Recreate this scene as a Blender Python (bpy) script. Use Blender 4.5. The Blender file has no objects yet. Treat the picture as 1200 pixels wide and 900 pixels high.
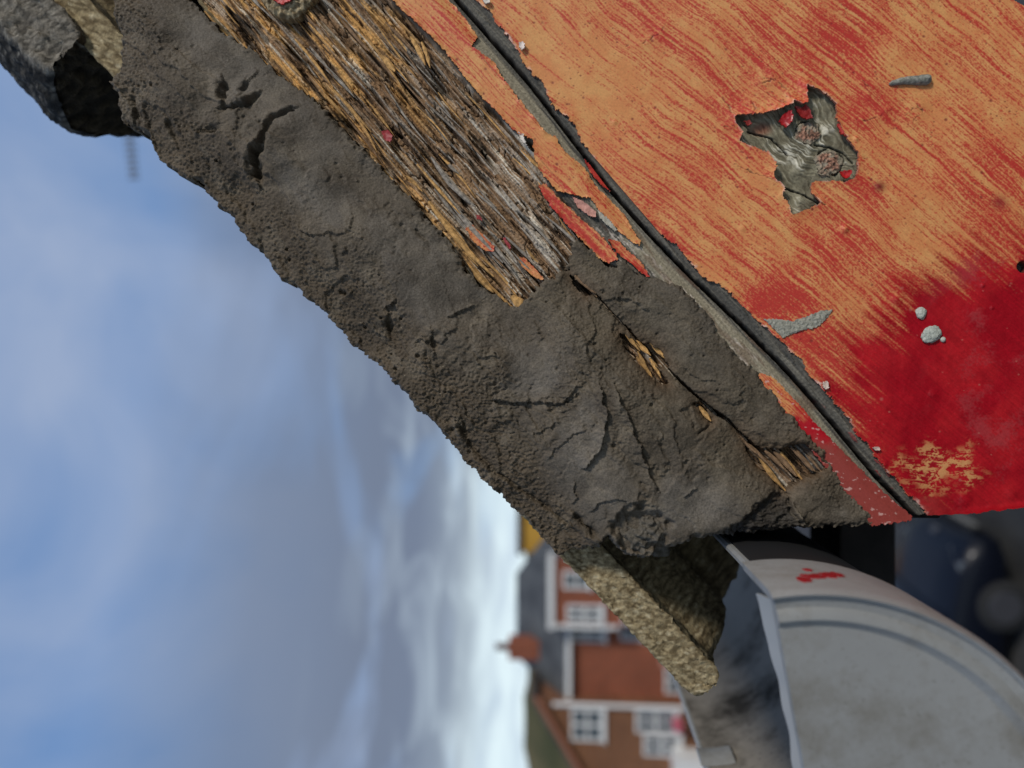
import bpy, bmesh, math, random
import numpy as np
from mathutils import Vector, Matrix, noise as mnoise

SC = bpy.context.scene
COL = SC.collection
R = math.radians
random.seed(7)

# ------------------------------------------------------------------ camera, sky, sun, exposure
H = 5.5                        # eye height above the street
FPX = 867.0                    # focal length in photograph pixels (1200 wide)
PITCH = math.atan(68 / FPX)    # slightly upward; the phone was held sideways (image left = up)
CP, SP = math.cos(PITCH), math.sin(PITCH)
cam_data = bpy.data.cameras.new('camera')
cam = bpy.data.objects.new('camera', cam_data)
COL.objects.link(cam)
cam_data.sensor_width = 36.0
cam_data.lens = 36.0 * FPX / 1200.0
cam_data.clip_start = 0.01
cam_data.clip_end = 3000
fw = Vector((0, CP, SP)); rt = Vector((0, SP, -CP)); up = Vector((1, 0, 0))
m = Matrix.Identity(4)
for i in range(3):
    m[i][0] = rt[i]; m[i][1] = up[i]; m[i][2] = -fw[i]
m[0][3], m[1][3], m[2][3] = 0, 0, H
cam.matrix_world = m
cam_data.dof.use_dof = True
cam_data.dof.focus_distance = 0.264
cam_data.dof.aperture_fstop = 6.2
SC.camera = cam

SUN_DIR = Vector((0.62, -0.62, 0.52)).normalized()     # towards the sun
sun_el = math.asin(SUN_DIR.z)
sun_az = math.atan2(SUN_DIR.x, SUN_DIR.y)

world = bpy.data.worlds.new('World'); SC.world = world
world.use_nodes = True
wn, wl = world.node_tree.nodes, world.node_tree.links
wn.clear()
def W(t, **k):
    n = wn.new(t)
    for a, b in k.items(): setattr(n, a, b)
    return n
wout = W('ShaderNodeOutputWorld'); wbg = W('ShaderNodeBackground')
sky = W('ShaderNodeTexSky', sky_type='NISHITA', sun_disc=False)
sky.sun_elevation = sun_el; sky.sun_rotation = sun_az
sky.air_density = 1.0; sky.dust_density = 1.0; sky.ozone_density = 1.5
def wmath(op, a, b=None, c=None):
    n = W('ShaderNodeMath', operation=op)
    for i, v in enumerate((a, b, c)):
        if v is None: continue
        if isinstance(v, (int, float)): n.inputs[i].default_value = v
        else: wl.new(v, n.inputs[i])
    return n.outputs[0]
def wramp(v, *stops):
    n = W('ShaderNodeValToRGB'); wl.new(v, n.inputs[0])
    e = n.color_ramp.elements
    while len(e) < len(stops): e.new(0.5)
    for el, (p, c) in zip(e, stops):
        el.position = p; el.color = (c, c, c, 1) if isinstance(c, (int, float)) else (*c, 1)
    return n.outputs[0]
def wmix(f, a, b):
    n = W('ShaderNodeMix', data_type='RGBA')
    for s, v in ((n.inputs[0], f), (n.inputs[6], a), (n.inputs[7], b)):
        if isinstance(v, tuple): s.default_value = (*v, 1)
        elif isinstance(v, (int, float)): s.default_value = v
        else: wl.new(v, s)
    return n.outputs[2]
def wnoise(vec, scale, detail, rough=0.5, dist=0.0):
    n = W('ShaderNodeTexNoise'); wl.new(vec, n.inputs['Vector'])
    n.inputs['Scale'].default_value = scale; n.inputs['Detail'].default_value = detail
    n.inputs['Roughness'].default_value = rough; n.inputs['Distortion'].default_value = dist
    return n.outputs[0]
geo = W('ShaderNodeTexCoord')
sep = W('ShaderNodeSeparateXYZ'); wl.new(geo.outputs['Generated'], sep.inputs[0])
zc = wmath('MAXIMUM', sep.outputs[2], 0.0)
# direction projected on a cloud deck, flattening towards the horizon
den = wmath('ADD', zc, 0.10)
cx, cy = wmath('DIVIDE', sep.outputs[0], den), wmath('DIVIDE', sep.outputs[1], den)
comb = W('ShaderNodeCombineXYZ'); wl.new(cx, comb.inputs[0]); wl.new(cy, comb.inputs[1])
deck = comb.outputs[0]
mp = W('ShaderNodeMapping'); wl.new(deck, mp.inputs[0]); mp.inputs['Location'].default_value = (1.3, 0.4, 0.0)
mp.inputs['Rotation'].default_value = (0, 0, R(25))
n_mid = wnoise(mp.outputs[0], 0.95, 6, 0.5, 0.5)
n_fine = wnoise(mp.outputs[0], 2.2, 4, 0.45, 0.6)
n_veil = wnoise(geo.outputs['Generated'], 3.0, 5, 0.5, 0.5)
skyc = W('ShaderNodeVectorMath', operation='SCALE'); wl.new(sky.outputs[0], skyc.inputs[0]); skyc.inputs[3].default_value = 0.10
blue = wmix(0.6, skyc.outputs[0], (0.19, 0.35, 0.68))
veil = wramp(n_veil, (0.36, 0.0), (0.66, 0.85))
c1 = wmix(veil, blue, (0.35, 0.43, 0.60))
# heavier grey stratus low in the sky
elev = wmath('ARCSINE', zc)
low = wramp(elev, (0.08, 0.0), (0.13, 1.0), (0.26, 1.0), (0.40, 0.75), (0.56, 0.0))
stratus = wmath('MULTIPLY', low, wramp(n_mid, (0.31, 0.0), (0.49, 1.0)))
c2 = wmix(wmath('MULTIPLY', stratus, 0.95), c1, (0.175, 0.215, 0.30))
# thin bright wisps between the stratus
wisp = wmath('MULTIPLY', wramp(elev, (0.05, 0.0), (0.12, 0.9), (0.20, 0.55), (0.34, 0.0)), wramp(n_fine, (0.50, 0.0), (0.72, 0.7)))
c2b = wmix(wisp, c2, (0.62, 0.75, 0.86))
# bright band of cloud towards the horizon
hor = wramp(elev, (0.0, 1.0), (0.085, 0.95), (0.12, 0.7), (0.15, 0.22), (0.20, 0.0))
breaks = wmath('MULTIPLY', hor, wramp(n_fine, (0.30, 0.55), (0.45, 0.8), (0.62, 1.0)))
c3 = wmix(breaks, c2b, (0.80, 0.95, 1.0))
wl.new(c3, wbg.inputs[0]); wbg.inputs[1].default_value = 1.0
wl.new(wbg.outputs[0], wout.inputs[0])

sun_data = bpy.data.lights.new('sun', 'SUN')
sun_data.energy = 2.2; sun_data.angle = R(9); sun_data.color = (1.0, 0.94, 0.86)
sun = bpy.data.objects.new('sun', sun_data); COL.objects.link(sun)
sun.rotation_euler = SUN_DIR.to_track_quat('Z', 'Y').to_euler()
sun.location = SUN_DIR * 30 + Vector((0, 0, H))

SC.view_settings.view_transform = 'Standard'
SC.view_settings.look = 'None'
SC.view_settings.gamma = 1.0
SC.view_settings.use_curve_mapping = False
SC.view_settings.exposure = 0.0

# ------------------------------------------------------------------ helpers
def s2l(c):
    c = np.asarray(c, float) / 255.0
    return np.where(c <= 0.04045, c / 12.92, ((c + 0.055) / 1.055) ** 2.4)
def rgb(r, g, b): return np.array(s2l((r, g, b)))

def PT(px, py, Y):
    """world point on the vertical plane y = Y seen at photograph position (px, py)"""
    a = (np.asarray(px, float) - 600) / FPX; b = (450 - np.asarray(py, float)) / FPX
    dy = CP + a * SP
    k = Y / dy
    return np.stack([b * k, np.full_like(k, 1.0) * Y, (SP - a * CP) * k + H], -1)
def V3(px, py, Y): return Vector(PT(px, py, Y))

def tag(o, label=None, cat=None, group=None, kind=None):
    if label: o['label'] = label
    if cat: o['category'] = cat
    if group: o['group'] = group
    if kind: o['kind'] = kind
    return o
def empty(name, loc, label, cat, group=None):
    o = bpy.data.objects.new(name, None); COL.objects.link(o); o.location = loc
    o.empty_display_size = 0.02
    return tag(o, label, cat, group)
def link(name, me, mat, parent=None, label=None):
    o = bpy.data.objects.new(name, me); COL.objects.link(o)
    if mat is not None:
        me.materials.clear(); me.materials.append(mat)
    if parent is not None:
        o.parent = parent
        o.matrix_parent_inverse = Matrix.Translation(-parent.location) if parent.parent is None else Matrix.Identity(4)
    if label: o['label'] = label
    return o
def mesh_np(name, co, quads, colr=None, gloss=None, smooth=True, tris=None):
    me = bpy.data.meshes.new(name)
    co = np.ascontiguousarray(co, np.float32)
    nv = len(co)
    nq = len(quads); nt = 0 if tris is None else len(tris)
    me.vertices.add(nv); me.vertices.foreach_set('co', co.ravel())
    loops = np.asarray(quads, np.int32).ravel()
    starts = np.arange(nq, dtype=np.int32) * 4
    if nt:
        loops = np.concatenate([loops, np.asarray(tris, np.int32).ravel()])
        starts = np.concatenate([starts, nq * 4 + np.arange(nt, dtype=np.int32) * 3])
    me.loops.add(len(loops)); me.loops.foreach_set('vertex_index', loops)
    me.polygons.add(nq + nt); me.polygons.foreach_set('loop_start', starts.astype(np.int32))
    me.update(calc_edges=True); me.validate()
    if smooth: me.polygons.foreach_set('use_smooth', np.ones(len(me.polygons), bool))
    if colr is not None:
        at = me.attributes.new('Col', 'FLOAT_COLOR', 'POINT')
        c4 = np.ones((nv, 4), np.float32); c4[:, :3] = np.clip(colr, 0, 1)
        at.data.foreach_set('color', c4.ravel())
    if gloss is not None:
        at = me.attributes.new('Gloss', 'FLOAT', 'POINT')
        at.data.foreach_set('value', np.asarray(gloss, np.float32).ravel())
    return me
def mesh_py(name, verts, faces, smooth=False):
    me = bpy.data.meshes.new(name); me.from_pydata([tuple(v) for v in verts], [], faces); me.update()
    bm = bmesh.new(); bm.from_mesh(me); bmesh.ops.recalc_face_normals(bm, faces=bm.faces); bm.to_mesh(me); bm.free()
    if smooth:
        me.polygons.foreach_set('use_smooth', np.ones(len(me.polygons), bool)); me.set_sharp_from_angle(angle=R(38))
    return me
def box_me(name, x0, x1, y0, y1, z0, z1, bevel=0.0):
    bm = bmesh.new()
    bmesh.ops.create_cube(bm, size=1.0)
    for v in bm.verts:
        v.co = Vector(((x0 + x1) / 2 + v.co.x * (x1 - x0), (y0 + y1) / 2 + v.co.y * (y1 - y0), (z0 + z1) / 2 + v.co.z * (z1 - z0)))
    if bevel: bmesh.ops.bevel(bm, geom=bm.edges[:] , offset=bevel, segments=2, affect='EDGES', profile=0.5)
    me = bpy.data.meshes.new(name); bm.to_mesh(me); bm.free(); return me
def prism_me(name, pts, ext):
    """closed prism from a planar outline (list of Vectors) extruded by vector ext"""
    n = len(pts); vs = list(pts) + [p + ext for p in pts]
    fs = [list(range(n)), list(range(2 * n - 1, n - 1, -1))] + [[i, (i + 1) % n, n + (i + 1) % n, n + i] for i in range(n)]
    return mesh_py(name, vs, fs)
def tube_me(name, pts, rad, seg=8):
    vs, fs = [], []
    n = len(pts)
    for i, p in enumerate(pts):
        d = (pts[min(i + 1, n - 1)] - pts[max(i - 1, 0)]).normalized()
        a = d.cross(Vector((0.3, 0.2, 0.93))).normalized(); b = d.cross(a)
        r = rad[i] if isinstance(rad, (list, tuple)) else rad
        for k in range(seg):
            t = 2 * math.pi * k / seg
            vs.append(p + a * r * math.cos(t) + b * r * math.sin(t))
    for i in range(n - 1):
        for k in range(seg):
            k2 = (k + 1) % seg
            fs.append([i * seg + k, i * seg + k2, (i + 1) * seg + k2, (i + 1) * seg + k])
    fs.append(list(range(seg))); fs.append(list(range((n - 1) * seg, n * seg)))
    return mesh_py(name, vs, fs, True)

# -- numpy noise
_ang = np.random.RandomState(5).rand(4096) * 6.2831853
_GC = np.cos(_ang).astype(np.float32); _GS = np.sin(_ang).astype(np.float32)
def _hash(ix, iy, seed):
    u = np.uint32
    h = ix.astype(np.int32).view(u) * u(374761393) + iy.astype(np.int32).view(u) * u(668265263) + u((seed * 1442695041) & 0xFFFFFFFF)
    h = (h ^ (h >> u(13))) * u(1274126177)
    h = (h ^ (h >> u(16))) * u(2246822519)
    return h ^ (h >> u(15))
def h01(ix, iy, seed): return _hash(np.asarray(ix), np.asarray(iy), seed).astype(np.float64) / 4294967295.0
def perlin(x, y, seed=0):
    x = np.asarray(x, np.float32); y = np.asarray(y, np.float32)
    x0 = np.floor(x); y0 = np.floor(y); fx = x - x0; fy = y - y0
    x0 = x0.astype(np.int32); y0 = y0.astype(np.int32)
    u = fx * fx * fx * (fx * (fx * 6 - 15) + 10); v = fy * fy * fy * (fy * (fy * 6 - 15) + 10)
    def g(ix, iy, dx, dy):
        k = _hash(ix, iy, seed) & np.uint32(4095)
        return _GC[k] * dx + _GS[k] * dy
    n00 = g(x0, y0, fx, fy); n10 = g(x0 + 1, y0, fx - 1, fy)
    n01 = g(x0, y0 + 1, fx, fy - 1); n11 = g(x0 + 1, y0 + 1, fx - 1, fy - 1)
    return 1.5 * ((n00 * (1 - u) + n10 * u) * (1 - v) + (n01 * (1 - u) + n11 * u) * v)
def dots(x, y, cell, prob, r0, r1, seed):
    """soft round specks scattered one per cell"""
    out = np.zeros(np.shape(x), np.float32); cx = np.floor(x / cell).astype(np.int32); cy = np.floor(y / cell).astype(np.int32)
    for ox in (-1, 0, 1):
        for oy in (-1, 0, 1):
            ix = cx + ox; iy = cy + oy; hh = _hash(ix, iy, seed)
            on = (hh & np.uint32(1023)) < np.uint32(int(prob * 1024))
            jx = ((hh >> np.uint32(10)) & np.uint32(255)) / 255.0; jy = ((hh >> np.uint32(18)) & np.uint32(255)) / 255.0
            rr = r0 + (r1 - r0) * (((hh >> np.uint32(26)) & np.uint32(63)) / 63.0)
            d = np.hypot(x - (ix + jx) * cell, y - (iy + jy) * cell)
            out = np.maximum(out, np.where(on, ss(rr, rr * 0.35, d), 0))
    return out
def fbm(x, y, o=4, seed=0, gain=0.5):
    r = 0.0; a = 1.0
    for i in range(o):
        r = r + a * perlin(x, y, seed + i * 17); x = x * 2.03 + 7.1; y = y * 2.03 - 3.7; a *= gain
    return r
def ss(a, b, x):
    t = np.clip((x - a) / (b - a), 0, 1); return t * t * (3 - 2 * t)
def seg_d2(X, Y, a, b):
    ax, ay = a; bx, by = b; dx, dy = bx - ax, by - ay
    t = np.clip(((X - ax) * dx + (Y - ay) * dy) / (dx * dx + dy * dy + 1e-9), 0, 1)
    qx = X - ax - t * dx; qy = Y - ay - t * dy
    return qx * qx + qy * qy, t, dx * (Y - ay) - dy * (X - ax)
def sdf(X, Y, poly):
    """negative inside"""
    d = np.full(X.shape, 1e18); ins = np.zeros(X.shape, bool); n = len(poly)
    for i in range(n):
        a, b = poly[i], poly[(i + 1) % n]
        d2, _, _ = seg_d2(X, Y, a, b); np.minimum(d, d2, out=d)
        c = (a[1] > Y) != (b[1] > Y)
        xx = (b[0] - a[0]) * (Y - a[1]) / (b[1] - a[1] + 1e-12) + a[0]
        ins ^= c & (X < xx)
    d = np.sqrt(d); return np.where(ins, -d, d)
def line_d(X, Y, pts):
    """distance, side (+ = right of travel on screen), arc parameter 0..1"""
    best = np.full(X.shape, 1e18); side = np.zeros(X.shape); par = np.zeros(X.shape); n = len(pts) - 1
    for i in range(n):
        d2, t, c = seg_d2(X, Y, pts[i], pts[i + 1]); w = d2 < best
        best = np.where(w, d2, best); side = np.where(w, np.sign(c), side); par = np.where(w, (i + t) / n, par)
    return np.sqrt(best), side, par
def near(X, Y, pts, pad):
    xs = [p[0] for p in pts]; ys = [p[1] for p in pts]
    return (X > min(xs) - pad) & (X < max(xs) + pad) & (Y > min(ys) - pad) & (Y < max(ys) + pad)

def mixc(a, b, f): f = np.asarray(f)[..., None]; return a * (1 - f) + b * f

def relief(name, PX, PY, hmm, keep, colr, gloss=None, Y=0.27, skirt=0.0, skirt_col=None, taper=0.0):
    """grid of photograph positions on the board plane, raised by hmm millimetres towards the street;
    only faces whose corners are all kept; open edges get a wall 'skirt' metres deep"""
    ny, nx = PX.shape
    co = PT(PX, PY, Y); co[..., 1] -= hmm * 0.001
    idx = np.arange(ny * nx).reshape(ny, nx)
    k = keep[:-1, :-1] & keep[1:, :-1] & keep[:-1, 1:] & keep[1:, 1:]
    q = np.stack([idx[:-1, :-1], idx[:-1, 1:], idx[1:, 1:], idx[1:, :-1]], -1)[k]
    co = co.reshape(-1, 3); colr = colr.reshape(-1, 3)
    gl = None if gloss is None else gloss.ravel()
    if skirt:
        e = np.concatenate([q[:, [0, 1]], q[:, [1, 2]], q[:, [2, 3]], q[:, [3, 0]]])
        key = np.sort(e, 1); key = key[:, 0].astype(np.int64) * (ny * nx) + key[:, 1]
        u, inv, cnt = np.unique(key, return_inverse=True, return_counts=True)
        be = e[cnt[inv] == 1]
        bv = np.unique(be); m1 = np.full(ny * nx, -1); m1[bv] = np.arange(len(bv))
        top = co[bv].copy(); rows = [top]
        nrow = max(1, min(6, int(skirt / 0.004)))
        for r in range(1, nrow + 1):
            b2 = top.copy(); f = r / nrow
            b2[:, 1] += skirt * f
            if skirt > 0.01:
                jit = fbm(top[:, 0] * 400 + r * 3.3, top[:, 2] * 400, 2, 91)
                b2[:, 0] += jit * 0.0012; b2[:, 2] += jit * 0.0012
            rows.append(b2)
        base = len(co); nb = len(bv)
        sq = []
        for r in range(nrow):
            o0 = base + r * nb; o1 = o0 + nb
            sq.append(np.stack([be[:, 1] * 0 + o0 + m1[be[:, 1]], o0 + m1[be[:, 0]], o1 + m1[be[:, 0]], o1 + m1[be[:, 1]]], -1))
        co = np.concatenate([co] + rows)
        sc_ = colr[bv] if skirt_col is None else np.repeat(np.asarray(skirt_col)[None], nb, 0)
        colr = np.concatenate([colr] + [sc_] * (nrow + 1))
        if gl is not None: gl = np.concatenate([gl] + [gl[bv]] * (nrow + 1))
        q = np.concatenate([q] + sq)
    used = np.unique(q); rm = np.full(len(co), -1); rm[used] = np.arange(len(used))
    return mesh_np(name, co[used], rm[q], colr[used], None if gl is None else gl[used])

# -- materials
def new_mat(name):
    mt = bpy.data.materials.new(name); mt.use_nodes = True
    nt = mt.node_tree; return mt, nt.nodes, nt.links, nt.nodes['Principled BSDF']
def attr_mat(name, rough=0.85, grain=0.25, gscale=900, bump=0.3, bdist=0.0004, spec=0.3, rough_gloss=None, bscale=None):
    """colour carried by the piece, fine procedural grain and relief on top"""
    mt, n, l, b = new_mat(name)
    at = n.new('ShaderNodeAttribute'); at.attribute_name = 'Col'
    tc = n.new('ShaderNodeTexCoord')
    nz = n.new('ShaderNodeTexNoise'); nz.inputs['Scale'].default_value = gscale; nz.inputs['Detail'].default_value = 3
    l.new(tc.outputs['Object'], nz.inputs['Vector'])
    mr = n.new('ShaderNodeMapRange'); mr.inputs[1].default_value = 0.25; mr.inputs[2].default_value = 0.75
    mr.inputs[3].default_value = 1 - grain; mr.inputs[4].default_value = 1 + grain
    l.new(nz.outputs[0], mr.inputs[0])
    mx = n.new('ShaderNodeVectorMath'); mx.operation = 'SCALE'
    l.new(at.outputs['Color'], mx.inputs[0]); l.new(mr.outputs[0], mx.inputs[3])
    l.new(mx.outputs[0], b.inputs['Base Color'])
    b.inputs['Specular IOR Level'].default_value = spec
    if rough_gloss is None: b.inputs['Roughness'].default_value = rough
    else:
        ga = n.new('ShaderNodeAttribute'); ga.attribute_name = 'Gloss'
        m2 = n.new('ShaderNodeMapRange'); m2.inputs[3].default_value = rough; m2.inputs[4].default_value = rough_gloss
        l.new(ga.outputs['Fac'], m2.inputs[0]); l.new(m2.outputs[0], b.inputs['Roughness'])
    if bump:
        bp = n.new('ShaderNodeBump'); bp.inputs['Strength'].default_value = bump; bp.inputs['Distance'].default_value = bdist
        n2 = n.new('ShaderNodeTexNoise'); n2.inputs['Scale'].default_value = bscale or gscale * 0.7; n2.inputs['Detail'].default_value = 4
        l.new(tc.outputs['Object'], n2.inputs['Vector']); l.new(n2.outputs[0], bp.inputs['Height'])
        l.new(bp.outputs[0], b.inputs['Normal'])
    return mt
def noise_mat(name, c1, c2, scale=20, rough=0.8, bump=0.0, bdist=0.01, c3=None, s3=5, spec=0.4, metal=0.0, lo=0.35, hi=0.65, detail=5):
    mt, n, l, b = new_mat(name)
    tc = n.new('ShaderNodeTexCoord')
    nz = n.new('ShaderNodeTexNoise'); nz.inputs['Scale'].default_value = scale; nz.inputs['Detail'].default_value = detail
    l.new(tc.outputs['Object'], nz.inputs['Vector'])
    rp = n.new('ShaderNodeValToRGB'); e = rp.color_ramp.elements
    e[0].position = lo; e[0].color = (*c1, 1); e[1].position = hi; e[1].color = (*c2, 1)
    l.new(nz.outputs[0], rp.inputs[0]); outc = rp.outputs[0]
    if c3 is not None:
        n3 = n.new('ShaderNodeTexNoise'); n3.inputs['Scale'].default_value = s3; n3.inputs['Detail'].default_value = 6
        l.new(tc.outputs['Object'], n3.inputs['Vector'])
        r3 = n.new('ShaderNodeValToRGB'); r3.color_ramp.elements[0].position = 0.5; r3.color_ramp.elements[1].position = 0.68
        l.new(n3.outputs[0], r3.inputs[0])
        mx = n.new('ShaderNodeMix'); mx.data_type = 'RGBA'; mx.inputs[7].default_value = (*c3, 1)
        l.new(r3.outputs[0], mx.inputs[0]); l.new(outc, mx.inputs[6]); outc = mx.outputs[2]
    l.new(outc, b.inputs['Base Color'])
    b.inputs['Roughness'].default_value = rough; b.inputs['Specular IOR Level'].default_value = spec; b.inputs['Metallic'].default_value = metal
    if bump:
        bp = n.new('ShaderNodeBump'); bp.inputs['Strength'].default_value = bump; bp.inputs['Distance'].default_value = bdist
        l.new(nz.outputs[0], bp.inputs['Height']); l.new(bp.outputs[0], b.inputs['Normal'])
    return mt
def plain(name, c, rough=0.6, spec=0.5, metal=0.0, coat=0.0):
    mt = noise_mat(name, tuple(np.array(c) * 0.92), tuple(np.clip(np.array(c) * 1.07, 0, 1)), 30, rough, spec=spec, metal=metal)
    if coat: mt.node_tree.nodes['Principled BSDF'].inputs['Coat Weight'].default_value = coat
    return mt

MAT_PAINT = attr_mat('weathered_paint', 0.55, 0.10, 1400, 0.25, 0.0002, 0.35, 0.28)
MAT_WOOD = attr_mat('bare_timber', 0.85, 0.22, 1100, 0.35, 0.0003, 0.2)
MAT_ROT = attr_mat('rotten_timber', 0.9, 0.28, 1300, 0.4, 0.0003, 0.2)
MAT_MORTAR = attr_mat('damp_mortar', 0.74, 0.32, 1700, 0.6, 0.0004, 0.3)
MAT_TILE = attr_mat('concrete_tile', 0.9, 0.35, 1100, 0.7, 0.0008, 0.2)

# ------------------------------------------------------------------ street setting
GROUND = noise_mat('tarmac', (0.035, 0.036, 0.038), (0.06, 0.06, 0.06), 3, 0.85, c3=(0.075, 0.075, 0.07), s3=0.4)
me = mesh_py('ground', [(-900, -60, 0), (900, -60, 0), (900, 1600, 0), (-900, 1600, 0)], [[0, 1, 2, 3]])
tag(link('ground', me, GROUND), kind='structure')
PAVE = noise_mat('paving', (0.022, 0.022, 0.022), (0.04, 0.04, 0.038), 2.5, 0.8, c3=(0.07, 0.07, 0.07), s3=0.7)
me = box_me('driveway', -6.5, 3.5, 1.5, 13.0, -0.05, 0.004)
tag(link('driveway', me, PAVE), kind='structure')
me = box_me('pavement', -60, 40, 24.2, 26.6, -0.05, 0.12)
tag(link('pavement', me, PAVE), kind='structure')
HILL = noise_mat('far_woodland', (0.05, 0.055, 0.025), (0.12, 0.10, 0.05), 0.08, 0.95)
xs = np.linspace(-220, 120, 120)
top = 13.0 + 1.2 * fbm(xs / 40, xs * 0, 4, 5) + 1.0 * fbm(xs / 6, xs * 0, 3, 9)
vs = []; fs = []
for i, x in enumerate(xs):
    vs += [(x, 118, 0), (x, 121, top[i] * 0.6), (x, 128, top[i]), (x, 150, 0)]
for i in range(len(xs) - 1):
    for k in range(3): fs.append([i * 4 + k, i * 4 + k + 1, i * 4 + 5 + k, i * 4 + 4 + k])
tag(link('hillside', mesh_py('hillside', vs, fs, True), HILL), kind='structure')

# ------------------------------------------------------------------ barge board
YB = 0.27
E1 = np.array([0.655, 0.756]); E2 = np.array([0.756, -0.655]); O0 = np.array([540.0, 0.0])
def st(X, Y): dx = X - O0[0]; dy = Y - O0[1]; return dx * E1[0] + dy * E1[1], dx * E2[0] + dy * E2[1]
def xy(S, T): return O0[0] + S * E1[0] + T * E2[0], O0[1] + S * E1[1] + T * E2[1]
_gs = np.array([st(*p) for p in [(470, -80), (537, 0), (590, 60), (620, 95), (647, 130), (685, 180), (717, 222), (750, 260), (790, 302), (820, 332),
                                 (865, 375), (915, 425), (940, 452), (960, 475), (995, 517), (1030, 560), (1060, 590), (1074, 605)]])
def groove(S): return np.interp(S, _gs[:, 0], _gs[:, 1])
def spaced(lo, a, b, hi, step, grow=1.25, cap=25):
    """even steps between a and b, widening outside"""
    v = list(np.arange(a, b, step)); d = step; x = v[-1]
    while x < hi: d = min(d * grow, cap); x += d; v.append(x)
    d = step; x = a; pre = []
    while x > lo: d = min(d * grow, cap); x -= d; pre.append(x)
    return np.array(pre[::-1] + v)

ORANGE = rgb(220, 158, 96); ORANGE2 = rgb(214, 140, 84); RED = rgb(188, 48, 42); RED2 = rgb(204, 84, 60)
DEEP = rgb(158, 12, 27); DULL = rgb(140, 58, 52)
GREY = rgb(128, 122, 108); GREYD = rgb(70, 68, 64); PALE = rgb(190, 184, 168)

def paint_colour(X, Y, th=None, bias=0.0):
    """worn brush-marked top coat over an orange undercoat"""
    if th is None: th = R(39) + R(7) * ss(900, 1200, X) + R(3) * fbm(X / 260, Y / 260, 2, 3)
    wx = X + 5 * fbm(X / 110, Y / 110, 3, 4); wy = Y + 5 * fbm(X / 110, Y / 110, 3, 6)
    c, s = np.cos(R(40)), np.sin(R(40))
    a = wx * c + wy * s; b = -wx * s + wy * c
    b = b - (a - 900) * np.tan(th - R(40)) * 0.35
    S = 0.34 * perlin(a / 260, b / 19, 11) + 0.42 * perlin(a / 190, b / 6, 12) + 0.50 * perlin(a / 120, b / 2.8, 13) + 0.46 * perlin(a / 75, b / 1.7, 14) + 0.40 * perlin(a / 50, b / 1.15, 15)
    low = fbm(X / 150, Y / 150, 3, 21)
    sp = 0.75 * perlin(X / 1.9, Y / 1.9, 31) + 0.55 * perlin(X / 3.4, Y / 3.4, 32) + 0.3 * perlin(X / 7, Y / 7, 34)
    v = S * 1.15 + 0.5 * low + 0.8 * sp + bias + 0.14
    red = ss(-0.15, 0.95, v)
    col = mixc(ORANGE[None, None] * np.ones(X.shape + (1,)), ORANGE2, ss(-0.6, 0.5, fbm(X / 30, Y / 30, 3, 41)))
    mid = ss(-0.45, 0.35, S * 0.9 + 0.45 * low + 0.3 * sp + bias)
    col = mixc(col, RED2, mid * 0.30)
    col = mixc(col, RED, red * 0.95)
    col = col * (1 + 0.07 * perlin(X / 1.5, Y / 1.5, 35))[..., None]
    # specks down to the darker coat
    pit = np.maximum(dots(X, Y, 7.0, 0.30, 0.7, 1.5, 51), dots(X, Y, 19.0, 0.25, 1.0, 2.6, 53)) * ss(-0.4, 0.3, fbm(X / 60, Y / 60, 2, 52) + 0.1)
    col = mixc(col, rgb(124, 44, 38), pit * 0.8)
    relief_ = 0.05 * S - 0.03 * sp * (1 - red) - 0.07 * pit + 0.06 * red
    return col, relief_, red

board_loc = V3(1072, 606, YB)
board = empty('barge_board', board_loc, 'weathered red barge board with peeling orange undercoat and a strip of rotten timber', 'barge board')

# ---- lower plank: worn paint over grey timber
KNOT = [(861,137),(880,136),(900,134),(916,129),(926,125),(928,121),(940,125),(946,120),(944,102),(958,106),(972,116),(978,122),(978,138),(984,150),(996,170),(1004,180),(1003,196),(1000,210),(988,213),(968,212),(950,214),(948,224),(960,238),(948,244),(928,252),(923,238),(916,230),(920,222),(916,216),(906,209),(910,196),(909,189),(900,178),(880,172),(866,165),(871,156),(862,144)]
FOOT = [(-400, 700), (860, 621), (935, 615), (1026, 612), (1071, 607), (1085, 604), (1130, 603), (1160, 599), (1200, 595), (1600, 568), (2600, 500)]
def foot_y(X): return np.interp(X, [p[0] for p in FOOT], [p[1] for p in FOOT])

sv = spaced(-900, -12, 915, 1900, 1.0); tv = spaced(-2, 0, 512, 900, 1.0)
S, T = np.meshgrid(sv, tv); X, Y = xy(S, T)
inframe = (X < 1330) & (Y > -130)
dg = T - groove(S)
foot = foot_y(X) + 1.2 * fbm(X / 12, Y * 0, 3, 61)
col, rl, red = paint_colour(X, Y, bias=-0.06
    + 0.55 * np.exp(-(((X - 770) / 70) ** 2 + ((Y - 20) / 40) ** 2)) + 0.35 * np.exp(-(((X - 1000) / 60) ** 2 + ((Y - 45) / 40) ** 2))
    + 0.9 * np.exp(-(((X - 895) / 38) ** 2 + ((Y - 352) / 20) ** 2)) + 0.55 * np.exp(-(((X - 1010) / 22) ** 2 + ((Y - 130) / 30) ** 2))
    + 0.35 * np.exp(-(((X - 1110) / 60) ** 2 + ((Y - 210) / 40) ** 2)) + 0.55 * ss(330, 470, Y)
    - 0.35 * np.exp(-(((X - 640) / 50) ** 2 + ((Y - 60) / 60) ** 2)))
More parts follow.
